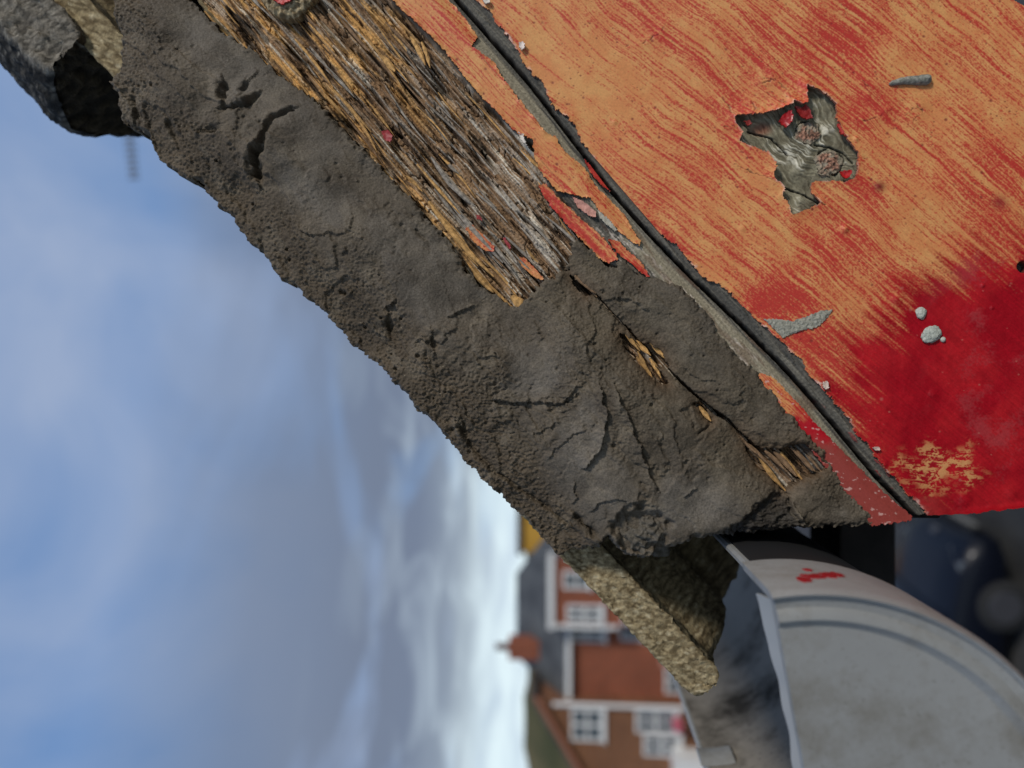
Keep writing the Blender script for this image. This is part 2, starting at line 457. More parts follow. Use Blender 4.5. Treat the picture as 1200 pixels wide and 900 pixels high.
# solid glossy red of the foot, brushed out at its edge
REDP = [(2600, 100), (1215, 288), (1160, 312), (1107, 328), (1062, 346), (1052, 372), (1020, 402), (1000, 440), (1012, 470), (985, 470), (1000, 500), (1020, 545), (1040, 575), (1075, 640), (2600, 640)]
cth, sth = np.cos(R(40)), np.sin(R(40)); aa = X * cth + Y * sth; bb = -X * sth + Y * cth
strk = 22 * perlin(aa / 70, bb / 2.4, 71) + 26 * perlin(aa / 140, bb / 6, 72) + 20 * perlin(aa / 200, bb / 16, 75) + 16 * perlin(X / 2.2, Y / 2.2, 73) + 16 * fbm(X / 40, Y / 40, 2, 74)
dr = sdf(X, Y, REDP) + strk
solid = ss(46, -22, dr)
# orange scuff near the foot
e = np.sqrt(((X - 1098) / 52) ** 2 + ((Y - 548) / 34) ** 2)
wv = fbm(X / 10 + 0.5 * fbm(X / 6, Y / 6, 2, 181), Y / 7, 4, 81, 0.65) + 0.3 * perlin(X / 2, Y / 2, 182); scuff = ss(1.15, 0.35, e + 0.45 * fbm(X / 22, Y / 22, 2, 82)) * ss(-0.12, 0.3, wv)
pink = ss(0.1, 0.7, fbm(X / 60 + Y / 200, Y / 60, 4, 83) + 0.5 * perlin(X / 3, Y / 3, 84) * 0.6)
deep = mixc(DEEP * np.ones(X.shape + (1,)), rgb(176, 26, 34), ss(-0.5, 0.6, fbm(X / 50, Y / 50, 3, 85)))
deep = deep * (1 + 0.16 * perlin(aa / 60, bb / 2.2, 184) + 0.12 * perlin(X / 1.8, Y / 1.8, 185) + 0.12 * fbm(X / 25, Y / 25, 3, 187))[..., None]; deep = mixc(deep, rgb(168, 66, 68), pink * 0.55 * ss(1060, 1150, X))
fl = np.maximum(dots(X, Y, 16, 0.3, 0.6, 1.6, 86), 0.8 * dots(X, Y, 34, 0.25, 1.0, 3.2, 87)) * ss(-0.2, 0.3, fbm(X / 50, Y / 50, 2, 186))
deep = mixc(deep, rgb(190, 110, 96), fl * 0.7)
deep = mixc(deep, rgb(214, 158, 100), scuff * 0.85)
dull = ss(26, 8, foot - Y + 8 * fbm(X / 30, Y / 12, 2, 88)) * ss(1120, 1070, X)
deep = mixc(deep, DULL, dull * 0.8)
rim = ss(9, 3, foot - Y) * ss(1110, 1150, X)
deep = mixc(deep, rgb(176, 14, 26), rim * 0.8)
col = mixc(col, deep, solid)
dark1 = np.exp(-(((X - 1029) / 7) ** 2 + ((Y - 219) / 6) ** 2)); col = mixc(col, rgb(120, 26, 30), dark1 * 0.9)
dark2 = np.exp(-(((X - 1170) / 9) ** 2 + ((Y - 238) / 8) ** 2)); col = mixc(col, rgb(140, 26, 34), dark2 * 0.8)
gl = solid * (1 - 0.6 * scuff) * 0.9 + 0.12 * red
h = 0.55 + rl * (1 - solid) + solid * (0.12 + 0.05 * fbm(X / 7, Y / 7, 2, 89) + 0.05 * scuff) + 0.25 * fbm(X / 90, Y / 90, 2, 90) + rim * 0.35
# blisters, drips
for (bx, by, br, bh) in [(989, 269, 4.2, 0.9), (1002, 164, 3, 0.5), (1029, 219, 5, 0.4), (870, 268, 4, 0.3), (720, 144, 3, 0.35), (1050, 351, 6, 0.5), (1150, 335, 2, 0.5), (1161, 361, 2, 0.4), (1093, 462, 5, 0.35), (1130, 585, 8, 0.5), (1185, 578, 6, 0.4)]:
    g = np.exp(-(((X - bx) ** 2 + (Y - by) ** 2) / br ** 2)); h += bh * g
hol = np.sqrt((X - 1198) ** 2 + (Y - 313) ** 2)
h -= 4.0 * ss(7.5, 5.0, hol); col = mixc(col, rgb(60, 50, 44), ss(8, 5.5, hol))
# cracks
CR = [[(846,116),(861,137)],[(893,94),(903,93),(912,99),(919,104),(926,120)],[(903,95),(890,100)],[(862,193),(885,204),(905,211)],[(1003,140),(1015,142),(1030,138),(1040,128)],
      [(960,238),(975,246)],[(1010,96),(1020,104),(1016,112)],[(752,52),(772,42),(778,30)],[(1072,122),(1080,130),(1068,146)],[(600,105),(592,110)],[(880,136),(884,128),(880,120)],[(905,90),(900,78)],[(1060,135),(1078,124)],[(848,150),(858,148)],[(898,110),(912,120),(926,124)]]
for c in CR:
    w = near(X, Y, c, 12)
    if not w.any(): continue
    d, sd, pr = line_d(X[w], Y[w], c)
    d = np.abs(d * sd + 2.2 * perlin(X[w] / 8, Y[w] / 8, 93) + 0.8 * perlin(X[w] / 3, Y[w] / 3, 194))
    f = ss(1.15, 0.2, d) * (1 - 0.8 * np.abs(pr - 0.35)) * ss(-0.5, 0.1, perlin(X[w] / 6, Y[w] / 6, 193)); h[w] -= 0.4 * f
    h[w] += 0.3 * np.exp(-d / 6)
    col[w] = mixc(col[w], rgb(70, 38, 30), f * 0.75)
dk = sdf(X, Y, KNOT) + 1.3 * perlin(X / 5, Y / 5, 94) + 0.8 * perlin(X / 2, Y / 2, 95)
liftm = np.exp(-np.maximum(dk, 0) / 9.0)
uplip = liftm * ss(150, 120, Y) * ss(850, 875, X) * ss(960, 935, X)
h += liftm * 0.7 + uplip * 1.5
upl2 = np.exp(-np.maximum(dk, 0) / 4.5) * ss(150, 120, Y) * ss(850, 875, X) * ss(960, 935, X); col = mixc(col, rgb(222, 84, 54), np.clip(upl2 * 1.1, 0, 0.85) * ss(-0.5, 0.3, fbm(X / 5, Y / 5, 3, 141)))
col = mixc(col, rgb(206, 70, 50), np.clip(np.exp(-np.maximum(dk, 0) / 5) * 0.5 * (1 - upl2), 0, 1) * ss(-0.3, 0.4, fbm(X / 9, Y / 9, 3, 142)))
palr = ss(2.6, 0.6, dk) * ss(0.0, 0.35, fbm(X / 16, Y / 16, 2, 143)); col = mixc(col, rgb(226, 180, 158), palr * 0.75)
# torn edge along the joint
edge = 11 + 5 * fbm(S / 45, S * 0, 3, 96) + 2.2 * perlin(S / 6, T / 6, 97) + 1.2 * perlin(S / 2.2, T / 2.2, 98) + np.interp(S, [-50, 0, 40, 130, 200, 300, 420, 560, 640, 760, 860], [4, 4, 5, -2, -6, -9, 0, 6, 4, -1, 0])
de = dg - edge
h += 0.7 * np.exp(-np.maximum(de, 0) / 5) * (0.4 + np.clip(fbm(S / 25, S * 0 + 3, 2, 99), -0.3, 1))
pale_e = ss(3.5, 0.5, de) * ss(0.15, 0.5, fbm(S / 30, S * 0 + 9, 3, 100)); col = mixc(col, rgb(226, 196, 182), pale_e * 0.8)
keep = (de > 0) & (dk > 0) & (Y < foot) & ((X < 2300) & (Y > -700))
corner = sdf(X, Y, [(1180, -3), (1210, 14), (1240, 5), (1210, -30)]); keep &= corner > 0
me = relief('paint_coat', X, Y, h, keep, col, gl, YB, 0.0011, rgb(190, 120, 96))
link('paint_coat', me, MAT_PAINT, board, 'brush-worn red top coat over orange undercoat')

# grey timber of the lower plank: bevel along the joint and the bare patch under the torn paint
def timber(X, Y, S, T, seed=200):
    wx = T + 2.5 * fbm(S / 120, T / 30, 3, seed)
    g = 0.6 * perlin(S / 90, wx / 3.0, seed + 1) + 0.5 * perlin(S / 60, wx / 1.5, seed + 2) + 0.5 * perlin(S / 200, wx / 8, seed + 3)
    sp = perlin(X / 2, Y / 2, seed + 4)
    c = mixc(GREYD * np.ones(X.shape + (1,)), GREY, ss(-0.6, 0.7, g + 0.3 * sp))
    c = mixc(c, PALE, 0.35 * ss(0.5, 1.1, g + 0.3 * sp + 0.4 * fbm(X / 60, Y / 60, 2, seed + 6)))
    return c, g
def bevel_profile(d, side):
    """millimetres below the face near the joint"""
    return (-0.8 if side > 0 else -2.6) * ss(24, 2, d) - 6.0 * ss(2.4, 0.8, d)
sv2 = spaced(-900, -12, 915, 1900, 1.0); tv2 = np.arange(-16, 62, 1.0)
S, T = np.meshgrid(sv2, tv2); X, Y = xy(S, T); dg = T - groove(S)
c, g = timber(X, Y, S, T)
c = mixc(c, rgb(86, 84, 78), 0.5 * ss(26, 14, dg)); c = c * (1 + 0.25 * perlin(S / 30, T / 1.4, 208) + 0.15 * perlin(X / 1.8, Y / 1.8, 209))[..., None]; c = mixc(c, rgb(34, 28, 24), ss(3.2, 0.8, dg + 0.9 * perlin(S / 12, T / 3, 7)))
h = bevel_profile(np.maximum(dg + 0.9 * perlin(S / 20, T / 4, 211), 0), 1) + 0.34 * g + 0.15 * perlin(X / 3, Y / 3, 205)
chip = fbm(S / 22, T / 7, 3, 206); h += 0.5 * ss(0.35, 0.55, chip) * ss(4, 8, dg) * ss(20, 14, dg); h -= 0.8 * ss(16, 30, dg)
pt_ = ss(0.55, 0.62, fbm(S / 28, T / 6, 2, 207)) * ss(600, 720, S); c = mixc(c, rgb(140, 44, 46), pt_ * 0.7); h += 0.4 * pt_
keep = (dg > 0.5) & (Y < foot_y(X) - 1) & (X < 2300) & (Y > -700)
link('plank', relief('plank', X, Y, h, keep, c, None, YB, 0.022, rgb(40, 36, 32)), MAT_WOOD, board, 'grey bevelled edge of the lower plank')

xs_ = np.arange(852, 1014, 0.8); ys_ = np.arange(94, 262, 0.8)
X, Y = np.meshgrid(xs_, ys_); S, T = st(X, Y)
k1 = (974, 188); k2 = (948, 153)
d1 = np.hypot(X - k1[0], (Y - k1[1])); d2 = np.hypot(X - k2[0], Y - k2[1])
# grain bending round the two knots
swirl = 26 * np.exp(-d1 / 34) * np.sign(T - st(*k1)[1] + 0.01) + 18 * np.exp(-d2 / 30)
Tw = T + swirl + 5 * fbm(X / 22, Y / 22, 3, 210)
g = 0.7 * perlin(S / 50, Tw / 3.4, 211) + 0.5 * perlin(S / 30, Tw / 1.6, 212) + 0.5 * fbm(X / 16, Y / 16, 3, 213)
g = g * 0.75; c = mixc(rgb(96, 90, 72) * np.ones(X.shape + (1,)), rgb(152, 146, 122), ss(-0.6, 0.7, g))
c = mixc(c, rgb(214, 208, 188), ss(0.35, 0.95, g + 0.7 * np.exp(-((X - 930) ** 2 + (Y - 178) ** 2) / 500) + 0.6 * np.exp(-((X - 968) ** 2 + (Y - 150) ** 2) / 300)))
c = mixc(c, rgb(128, 74, 56), 0.7 * ss(12, 2, np.hypot((X - 893) / 1.6, (Y - 149))))
h = -1.9 + 0.5 * g + 0.8 * fbm(X / 25, Y / 25, 2, 214)
for kk, rr in ((k1, 15.5), (k2, 13)):
    d = np.hypot(X - kk[0], Y - kk[1]) + 1.4 * fbm(X / 8, Y / 8, 2, 215); ring = ss(2.0, 0.4, np.abs(d - rr)) * ss(-0.2, 0.25, fbm(X / 14, Y / 14, 2, 217 + int(rr))); h -= 1.2 * ring; c = mixc(c, rgb(28, 24, 20), ring * 0.85)
for cr in ([(957,168),(975,171),(990,178),(1001,190)], [(918,217),(945,228),(962,238)], [(878,152),(905,160),(925,180)]):
    d, _, _ = line_d(X, Y, cr); f = ss(1.6, 0.4, d + 0.6 * perlin(X / 4, Y / 4, 216)); h -= 1.2 * f; c = mixc(c, rgb(26, 22, 18), f * 0.9)
patch = relief('bare_timber', X, Y, h, sdf(X, Y, KNOT) < 7, c, None, YB)
link('bare_timber', patch, MAT_WOOD, board, 'grey bare timber with two knots showing through the torn paint')
def knot(cx, cy, r, seed, squash=1.0):
    n = int(r * 3.2 / 0.7)
    X, Y = np.meshgrid(np.linspace(cx - r * 1.6, cx + r * 1.6, n), np.linspace(cy - r * 1.6, cy + r * 1.6, n))
    ux = (X - cx) * 0.8 + (Y - cy) * 0.25; uy = (Y - cy) * squash - (X - cx) * 0.2
    d = np.hypot(ux, uy) + 3.4 * fbm(X / 11, Y / 11, 3, seed)
    ang = np.arctan2(uy, ux)
    rings = perlin(d / 2.0, ang * 1.2, seed + 1); cell = fbm(X / 3.4, Y / 3.4, 3, seed + 2)
    f = ss(-0.5, 0.6, 0.5 * rings + 0.8 * cell)
    c = mixc(rgb(84, 62, 50) * np.ones(X.shape + (1,)), rgb(184, 136, 112), f)
    c = mixc(c, rgb(176, 168, 146), ss(-0.1, 0.5, fbm(X / 9, Y / 9, 3, seed + 4)) * 0.6)
    c = mixc(c, rgb(140, 132, 112), ss(r * 0.6, r * 0.95, d) * 0.9)
    h = -1.9 + 0.8 * np.sqrt(np.clip(1 - (d / r) ** 2, 0, 1)) + 0.35 * f
    ck = ss(1.3, 0.3, np.abs(perlin(X / 9, Y / 9, seed + 6)) * 9); h -= 0.3 * ck; c = mixc(c, rgb(60, 48, 38), ck * 0.4)
    link('knot', relief('knot', X, Y, h, d < r, c, None, YB, 0.002), MAT_WOOD, board)
knot(973, 189, 14.5, 301); knot(948, 154, 12, 311, 0.85)

def chip(name, poly, hm, c, mat, parent=None, tilt=(0, 0), curl=0.0, seed=1, thick=0.0008, label=None, step=0.8, gloss=None, rough=0.15):
    """a thin flake of paint or mortar with its own outline, lift and thickness"""
    xs = [p[0] for p in poly]; ys = [p[1] for p in poly]
    X, Y = np.meshgrid(np.arange(min(xs) - 2, max(xs) + 2, step), np.arange(min(ys) - 2, max(ys) + 2, step))
    d = sdf(X, Y, poly) + 0.9 * perlin(X / 3.5, Y / 3.5, seed) + 0.5 * perlin(X / 1.7, Y / 1.7, seed + 1)
    mx, my = sum(xs) / len(xs), sum(ys) / len(ys)
    h = hm + tilt[0] * (X - mx) * 0.05 + tilt[1] * (Y - my) * 0.05 + curl * np.exp(-np.maximum(-d, 0) / 3) + rough * fbm(X / 6, Y / 6, 3, seed + 2)
    if callable(c): cc = c(X, Y)
    else: cc = np.asarray(c) * (1 + 0.22 * fbm(X / 5, Y / 5, 3, seed + 3))[..., None]
    return link(name, relief(name, X, Y, h, d < 0, cc, None if gloss is None else np.full(X.shape, gloss), YB, thick), mat, parent, label)
SC_RED = rgb(158, 26, 30)
chip('paint_flake', [(912,142),(918,134),(926,129),(929,137),(927,144),(921,151),(914,148)], 0.9, SC_RED, MAT_PAINT, board, (1.2, 0.5), 0.5, 401, gloss=0.9)
chip('paint_flake', [(930,124),(938,126),(945,122),(950,130),(952,139),(944,141),(937,137),(933,131)], 0.4, rgb(140, 34, 32), MAT_PAINT, board, (0, 0.5), 0.3, 404, gloss=0.6)
chip('paint_flake', [(983,202),(996,199),(998,203),(992,211),(986,209)], 0.9, rgb(176, 30, 30), MAT_PAINT, board, (0.6, 0.5), 0.4, 407, gloss=0.9)
chip('paint_flake', [(871,142),(878,140),(881,145),(876,149)], 0.3, rgb(140, 46, 40), MAT_PAINT, board, (0, 0), 0.2, 410, gloss=0.3)
chip('paint_flake', [(979,141),(988,152),(992,162),(984,158)], 0.6, rgb(176, 52, 46), MAT_PAINT, board, (0.5, 0.5), 0.2, 413, gloss=0.3)
chip('paint_flake', [(564,1),(574,1),(577,7),(570,8)], 1.6, rgb(206, 198, 186), MAT_PAINT, board, (0.5, 0.5), 0.6, 416, gloss=0.2)
chip('paint_flake', [(608,52),(614,50),(616,58),(612,63),(608,58)], 1.6, rgb(216, 200, 190), MAT_PAINT, board, (0.5, 0.5), 0.6, 419, gloss=0.2)
chip('paint_flake', [(961,448),(968,446),(970,455),(964,457)], 1.4, rgb(206, 186, 170), MAT_PAINT, board, (0.5, 0), 0.6, 422, gloss=0.2)
chip('paint_flake', [(1020,524),(1028,522),(1030,527),(1023,528)], 1.4, rgb(206, 180, 166), MAT_PAINT, board, (0.5, 0), 0.6, 425, gloss=0.2)

# ---- upper plank: rotten timber with paint remnants
sv = spaced(-420, -260, 905, 940, 0.85); tv = np.concatenate([np.arange(-256, 0, 0.85), np.arange(0, 20, 0.85)])
S, T = np.meshgrid(sv, tv); X, Y = xy(S, T); dg = groove(S) - T
def blocks(S, T, ls, lt, seed, jag=0.35):
    """elongated broken fibre bundles: value per bundle, constant along its length"""
    t = T / lt + jag * fbm(S / (ls * 1.3), T / (lt * 5), 2, seed)
    row = np.floor(t).astype(np.int64)
    off = h01(row, row * 0 + 3, seed + 1) * 10
    u = S / ls + off + 0.13 * perlin(S / 11, T / 1.2, seed + 2)
    ci = np.floor(u).astype(np.int64); fr = u - np.floor(u); ft = t - np.floor(t)
    return h01(row, ci, seed + 3), fr, ft
b1, f1, q1 = blocks(S, T, 170, 15, 501); b2, f2, q2 = blocks(S, T, 105, 5.5, 511); b3, f3, q3 = blocks(S, T, 58, 2.4, 521)
Tw = T + 2.2 * fbm(S / 60, T / 22, 3, 536)
fib = 0.55 * perlin(S / 60, Tw / 1.9, 531) + 0.5 * perlin(S / 110, Tw / 4.2, 532) + 0.42 * perlin(S / 30, Tw / 1.15, 533)
rot_h = -3.9 + 2.6 * (b1 - 0.5) + 2.5 * (b2 - 0.5) + 1.4 * (b3 - 0.5) + 0.9 * fib + 0.25 * perlin(X / 2.4, Y / 2.4, 537) + 1.8 * fbm(S / 90, Tw / 26, 3, 534) + 0.22 * fbm(S / 40, T / 3, 3, 535)
# broken-out dark cavities across the grain
cav = ss(0.34, 0.7, fbm(S / 95, Tw / 12, 2, 541) + 0.22 * perlin(S / 30, T / 2.2, 542)); rot_h -= 2.4 * cav
slit = ss(0.13, 0.02, np.abs(perlin(S / 130, Tw / 6, 543))) * ss(-0.15, 0.2, fbm(S / 70, T / 20, 2, 544)); rot_h -= 2.8 * slit
xbr = ss(0.09, 0.02, np.abs(perlin(S / 16, T / 9, 545))) * ss(0.15, 0.4, fbm(S / 40, T / 14, 2, 546)); rot_h -= 1.6 * xbr
P_DK = rgb(74, 60, 48); P_BR = rgb(134, 106, 78); P_OC = rgb(206, 160, 98); P_GR = rgb(158, 148, 134); P_WH = rgb(218, 208, 188); P_RD = rgb(188, 54, 48)
tone = b2 * 0.34 + b3 * 0.26 + 0.40 * fib + 0.22
rc = mixc(P_DK * np.ones(X.shape + (1,)), P_BR, ss(0.22, 0.45, tone))
rc = mixc(rc, P_GR, ss(0.42, 0.75, tone) * ss(0.25, 0.6, h01(np.floor(T / 5.5).astype(int), np.floor(S / 90).astype(int), 551)))
RL = [(222,0),(245,25),(280,50),(325,85),(370,115),(420,170),(455,205),(500,252),(540,300),(575,345)]
dl, _, _ = line_d(X, Y, RL)
och = np.clip(ss(26, 4, dl) * 0.75 * ss(-0.5, 0.3, fbm(S / 60, T / 8, 2, 554)) + 1.0 * ss(-0.05, 0.4, fbm(S / 110, T / 14, 3, 552) - 0.05) * ss(580, 430, X), 0, 1)
rc = mixc(rc, P_OC, och * ss(0.28, 0.62, 0.36 * b3 + 0.26 * b2 + 0.42 * fib + 0.26))
wh = np.clip(ss(0.05, 0.5, fbm(S / 110, T / 9, 3, 553)) * 0.9 + 0.8 * ss(460, 540, X) * ss(80, 30, dl), 0, 1)
rc = mixc(rc, P_WH, wh * ss(0.50, 0.78, 0.4 * b3 + 0.25 * b2 + 0.42 * fib + 0.18) * 0.9)
rc = mixc(rc, rgb(26, 20, 16), np.clip(cav * 0.7 + 0.6 * slit + 0.5 * xbr, 0, 0.9)); rc = rc * (1 + 0.22 * perlin(X / 1.7, Y / 1.7, 555) + 0.15 * perlin(S / 12, T / 1.1, 556))[..., None]
rc = rc * (0.86 + 0.32 * b1)[..., None]
sm = ss(12, 1, dl + 6 * fbm(S / 14, T / 5, 3, 557)) * ss(-0.3, 0.2, fbm(X / 9, Y / 9, 2, 558)); rc = mixc(rc, rgb(88, 80, 66), sm * 0.7)
# lower, sound strip beside the joint
U1L = [(440,-60),(459,0),(472,14),(485,25),(506,45),(522,62),(545,92),(560,110),(580,130),(600,152),(612,160),(624,165),(632,198),(652,225),(670,245),(700,285),(720,312),(745,322),(900,470),(1000,600)]
S_u, T_u = zip(*[st(*p) for p in U1L])
ed = np.interp(S, S_u, T_u) + 2.5 * fbm(S / 20, T / 20, 2, 561)
sound = ss(-3.0, 2.5, T - ed)
tc, tg = timber(X, Y, S, T, 570)
tc = mixc(tc, rgb(166, 156, 132), 0.7 * ss(34, 24, dg) * ss(6, 10, dg)) * (1 + 0.2 * perlin(X / 1.8, Y / 1.8, 576))[..., None]  # sunlit tan of this bevel put into the colour
wht = ss(0.0, 0.5, fbm(S / 40, T / 7, 3, 571)) * ss(230, 330, S) * ss(640, 560, S) * ss(6, 20, dg)
tc = mixc(tc, rgb(206, 194, 180), wht * 0.8 * ss(-0.3, 0.3, fbm(S / 9, T / 3, 3, 575)))
tc = mixc(tc, rgb(104, 78, 60), 0.5 * ss(0.1, 0.5, fbm(S / 50, T / 9, 2, 572)) * ss(260, 340, S))
tc = mixc(tc, rgb(30, 25, 22), ss(3.4, 0.8, dg + 0.8 * perlin(S / 14, T / 4, 573)))
sound_h = bevel_profile(np.maximum(dg, 0), -1) + 0.2 * tg + 0.12 * perlin(X / 3, Y / 3, 574) - 0.3
h = rot_h * (1 - sound) + sound_h * sound
c = mixc(rc, tc, sound)
keep = (dg > 0.5) & (Y < foot_y(X) - 3) & (T > -254) & (X > 150)
keep &= sdf(X, Y, [(120,-60),(180,-60),(228,-8),(300,80),(420,190),(560,350),(640,430),(760,520),(850,590),(940,640),(1090,640),(1090,580),(760,240),(400,-300),(100,-300)]) < 0
link('upper_plank', relief('upper_plank', X, Y, h, keep, c, None, YB, 0.02, rgb(40, 32, 26)), MAT_ROT, board, 'rotten splintered timber strip between the mortar and the joint')

# paint left on the upper plank
def strip_paint(name, poly, hm, th, bias, seed, label=None, step=0.9, dullred=False, lift=0.8):
    xs = [p[0] for p in poly]; ys = [p[1] for p in poly]
    X, Y = np.meshgrid(np.arange(min(xs) - 3, max(xs) + 3, step), np.arange(min(ys) - 3, max(ys) + 3, step))
    S, T = st(X, Y); dg = groove(S) - T
    d = sdf(X, Y, poly) + 1.4 * perlin(X / 5, Y / 5, seed) + 0.8 * perlin(X / 2, Y / 2, seed + 1)
    c, rl, red = paint_colour(X, Y, R(th), bias)
    sk = 0.6 * perlin(S / 120, T / 3, seed + 5) + 0.5 * perlin(S / 60, T / 1.6, seed + 6)
    c = mixc(c, rgb(188, 60, 50), ss(0.15, 0.5, sk + bias * 0.6) * 0.7)
    c = mixc(c, rgb(90, 60, 44), ss(0.45, 0.7, -sk) * 0.5)
    if dullred:
        sol = ss(470, 500, Y + 10 * fbm(X / 14, Y / 14, 2, 7)); c = mixc(c, mixc(rgb(182, 18, 32) * np.ones(X.shape + (1,)), rgb(154, 66, 58), ss(505, 530, Y + 6 * fbm(X / 12, Y / 12, 2, 8))), sol)
        c = mixc(c, rgb(220, 180, 170), 0.7 * ss(0.55, 0.7, fbm(X / 9, Y / 5, 3, 9)))
    h = hm + rl + lift * np.exp(-np.maximum(-d, 0) / 4) * np.clip(0.5 + fbm(X / 18, Y / 18, 2, seed + 8), 0, 1.2) + bevel_profile(np.maximum(dg, 0), -1) * 0.8
    link(name, relief(name, X, Y, h, d < 0, c, red * 0.3, YB, 0.0011, rgb(120, 70, 54)), MAT_PAINT, board, label)
strip_paint('paint_strip', [(430,-60),(459,0),(472,14),(485,25),(506,45),(522,62),(545,92),(560,110),(580,130),(600,152),(612,160),(624,165),(626,185),(632,200),(652,225),(670,229),(692,234),(700,246),(720,267),(737,282),(750,291),(751,282),(737,260),(733,252),(697,215),(685,195),(660,175),(652,160),(640,155),(620,130),(600,105),(590,92),(580,72),(570,67),(554,55),(560,41),(547,22),(535,8),(527,0),(480,-60)], 0.6, 47, -0.25, 601, 'orange paint strip left beside the joint')
strip_paint('paint_strip', [(629,217),(640,215),(652,229),(662,239),(680,255),(700,272),(715,287),(726,304),(712,310),(700,302),(685,286),(665,265),(647,245),(637,230)], 0.3, 47, 0.25, 621, 'red-orange flake strip above the mortar')
strip_paint('paint_strip', [(712,280),(725,282),(740,297),(752,307),(762,326),(752,322),(740,310),(722,297),(715,287)], 0.4, 47, 0.4, 641)
strip_paint('paint_strip', [(684,187),(690,190),(716,220),(712,224),(700,212),(690,200)], 1.4, 47, 0.6, 661)
strip_paint('paint_strip', [(886,436),(896,438),(910,445),(935,472),(955,495),(980,520),(1005,545),(1030,570),(1052,590),(1071,604),(1071,611),(1020,616),(985,570),(960,540),(935,510),(915,485),(900,465)], 0.7, 49, 0.15, 681, 'red paint strip between the mortar and the joint at the foot', dullred=True, lift=0.3)
chip('paint_flake', [(669,229),(684,236),(698,248),(699,256),(690,254),(676,243)], 0.6, rgb(196, 140, 124), MAT_PAINT, board, (0.3, 0.3), 0.3, 431, gloss=0.1)
chip('paint_flake', [(699,246),(706,248),(724,270),(720,272),(702,256)], 0.7, rgb(170, 164, 148), MAT_PAINT, board, (0.3, 0.3), 0.3, 434, gloss=0.1)
chip('paint_flake', [(606,154),(614,158),(617,170),(622,176),(610,166)], 0.8, rgb(206, 196, 184), MAT_PAINT, board, (0.6, 0.2), 0.5, 437, gloss=0.1)
chip('paint_flake', [(445,152),(453,150),(460,157),(457,166),(449,163)], -1.6, rgb(150, 46, 48), MAT_PAINT, board, (0.6, 0.3), 0.4, 440, gloss=0.2)
chip('paint_flake', [(544,266),(553,262),(564,272),(572,281),(580,289),(578,295),(566,293),(552,281)], -1.4, lambda X, Y: paint_colour(X, Y, None, 0.35)[0] * 0.9, MAT_PAINT, board, (0.2, 0.3), 0.5, 443, gloss=0.2)
chip('paint_flake', [(606,301),(614,300),(626,312),(638,326),(635,329),(622,322),(611,312)], -1.4, lambda X, Y: paint_colour(X, Y, None, 0.1)[0] * 0.9, MAT_PAINT, board, (0.2, 0.3), 0.5, 446, gloss=0.2)
chip('paint_flake', [(587,277),(592,277),(600,290),(596,291)], -1.5, rgb(150, 48, 52), MAT_PAINT, board, (0.2, 0.3), 0.3, 449, gloss=0.2)
chip('paint_flake', [(556,250),(563,252),(566,258),(558,257)], -1.5, rgb(150, 52, 50), MAT_PAINT, board, (0.2, 0.3), 0.3, 452, gloss=0.2)

chip('branch_knot', [(300,-14),(306,2),(314,12),(326,20),(344,20),(358,11),(368,-4),(372,-14)], 0.2, lambda X, Y: mixc(rgb(122, 106, 80) * np.ones(X.shape + (1,)), rgb(176, 160, 128), ss(-0.4, 0.5, fbm(X / 7, Y / 4, 3, 455))), MAT_WOOD, board, (0, -0.6), -1.6, 455, 0.004, 'pale knot with a red paint remnant at the top edge', rough=0.7)
chip('paint_flake', [(316,-6),(322,3),(332,8),(342,4),(348,-6)], 1.4, rgb(190, 50, 48), MAT_PAINT, board, (0.1, -0.3), 0.3, 458, gloss=0.3)
# loose splinters standing off the rot
SPL_COL = [P_OC, P_OC * 0.8, P_GR, P_WH, P_BR, P_GR * 0.8]
SPL_MATS = [noise_mat('splinter_%d' % i, tuple(c * 0.55), tuple(np.clip(c * 1.25, 0, 1)), 700, 0.85, bump=0.3, bdist=0.0003) for i, c in enumerate(SPL_COL)]
def splinter(px, py, ln, wd, ang, hm, rise, mi, seed, name='splinter'):
    rnd = random.Random(seed); n = 7; k = 0.001 * 0.311
    vs, fs = [], []
    p0 = V3(px, py, YB); ca, sa = math.cos(ang), math.sin(ang)
    ax = (V3(px + 10 * ca, py + 10 * sa, YB) - p0).normalized(); ay = Vector((0, -1, 0)); aw = ax.cross(ay)
    bend = rnd.uniform(-0.8, 0.8)
    for i in range(n):
        f = i / (n - 1)
        w = wd * k * 0.5 * (math.sin(math.pi * (0.10 + 0.86 * f)) ** 0.6) * rnd.uniform(0.7, 1.15)
        tck = wd * k * 0.28 * rnd.uniform(0.7, 1.2)
        cpt = p0 + ax * (ln * k * (f - 0.3)) + ay * ((hm + rise * f * f) * 0.001) + aw * (bend * ln * k * 0.06 * math.sin(f * 3))
        vs += [cpt - aw * w, cpt + ay * tck - aw * w * 0.3, cpt + ay * tck * 0.8 + aw * w * 0.5, cpt + aw * w, cpt - ay * tck]
    for i in range(n - 1):
        for j in range(5): fs.append([i * 5 + j, i * 5 + (j + 1) % 5, i * 5 + 5 + (j + 1) % 5, i * 5 + 5 + j])
    fs.append([0, 1, 2, 3, 4]); fs.append([n * 5 - 5 + j for j in range(5)])
    link(name, mesh_py(name, vs, fs), SPL_MATS[mi], board)
rnd = random.Random(3)
ga = math.atan2(E1[1], E1[0])
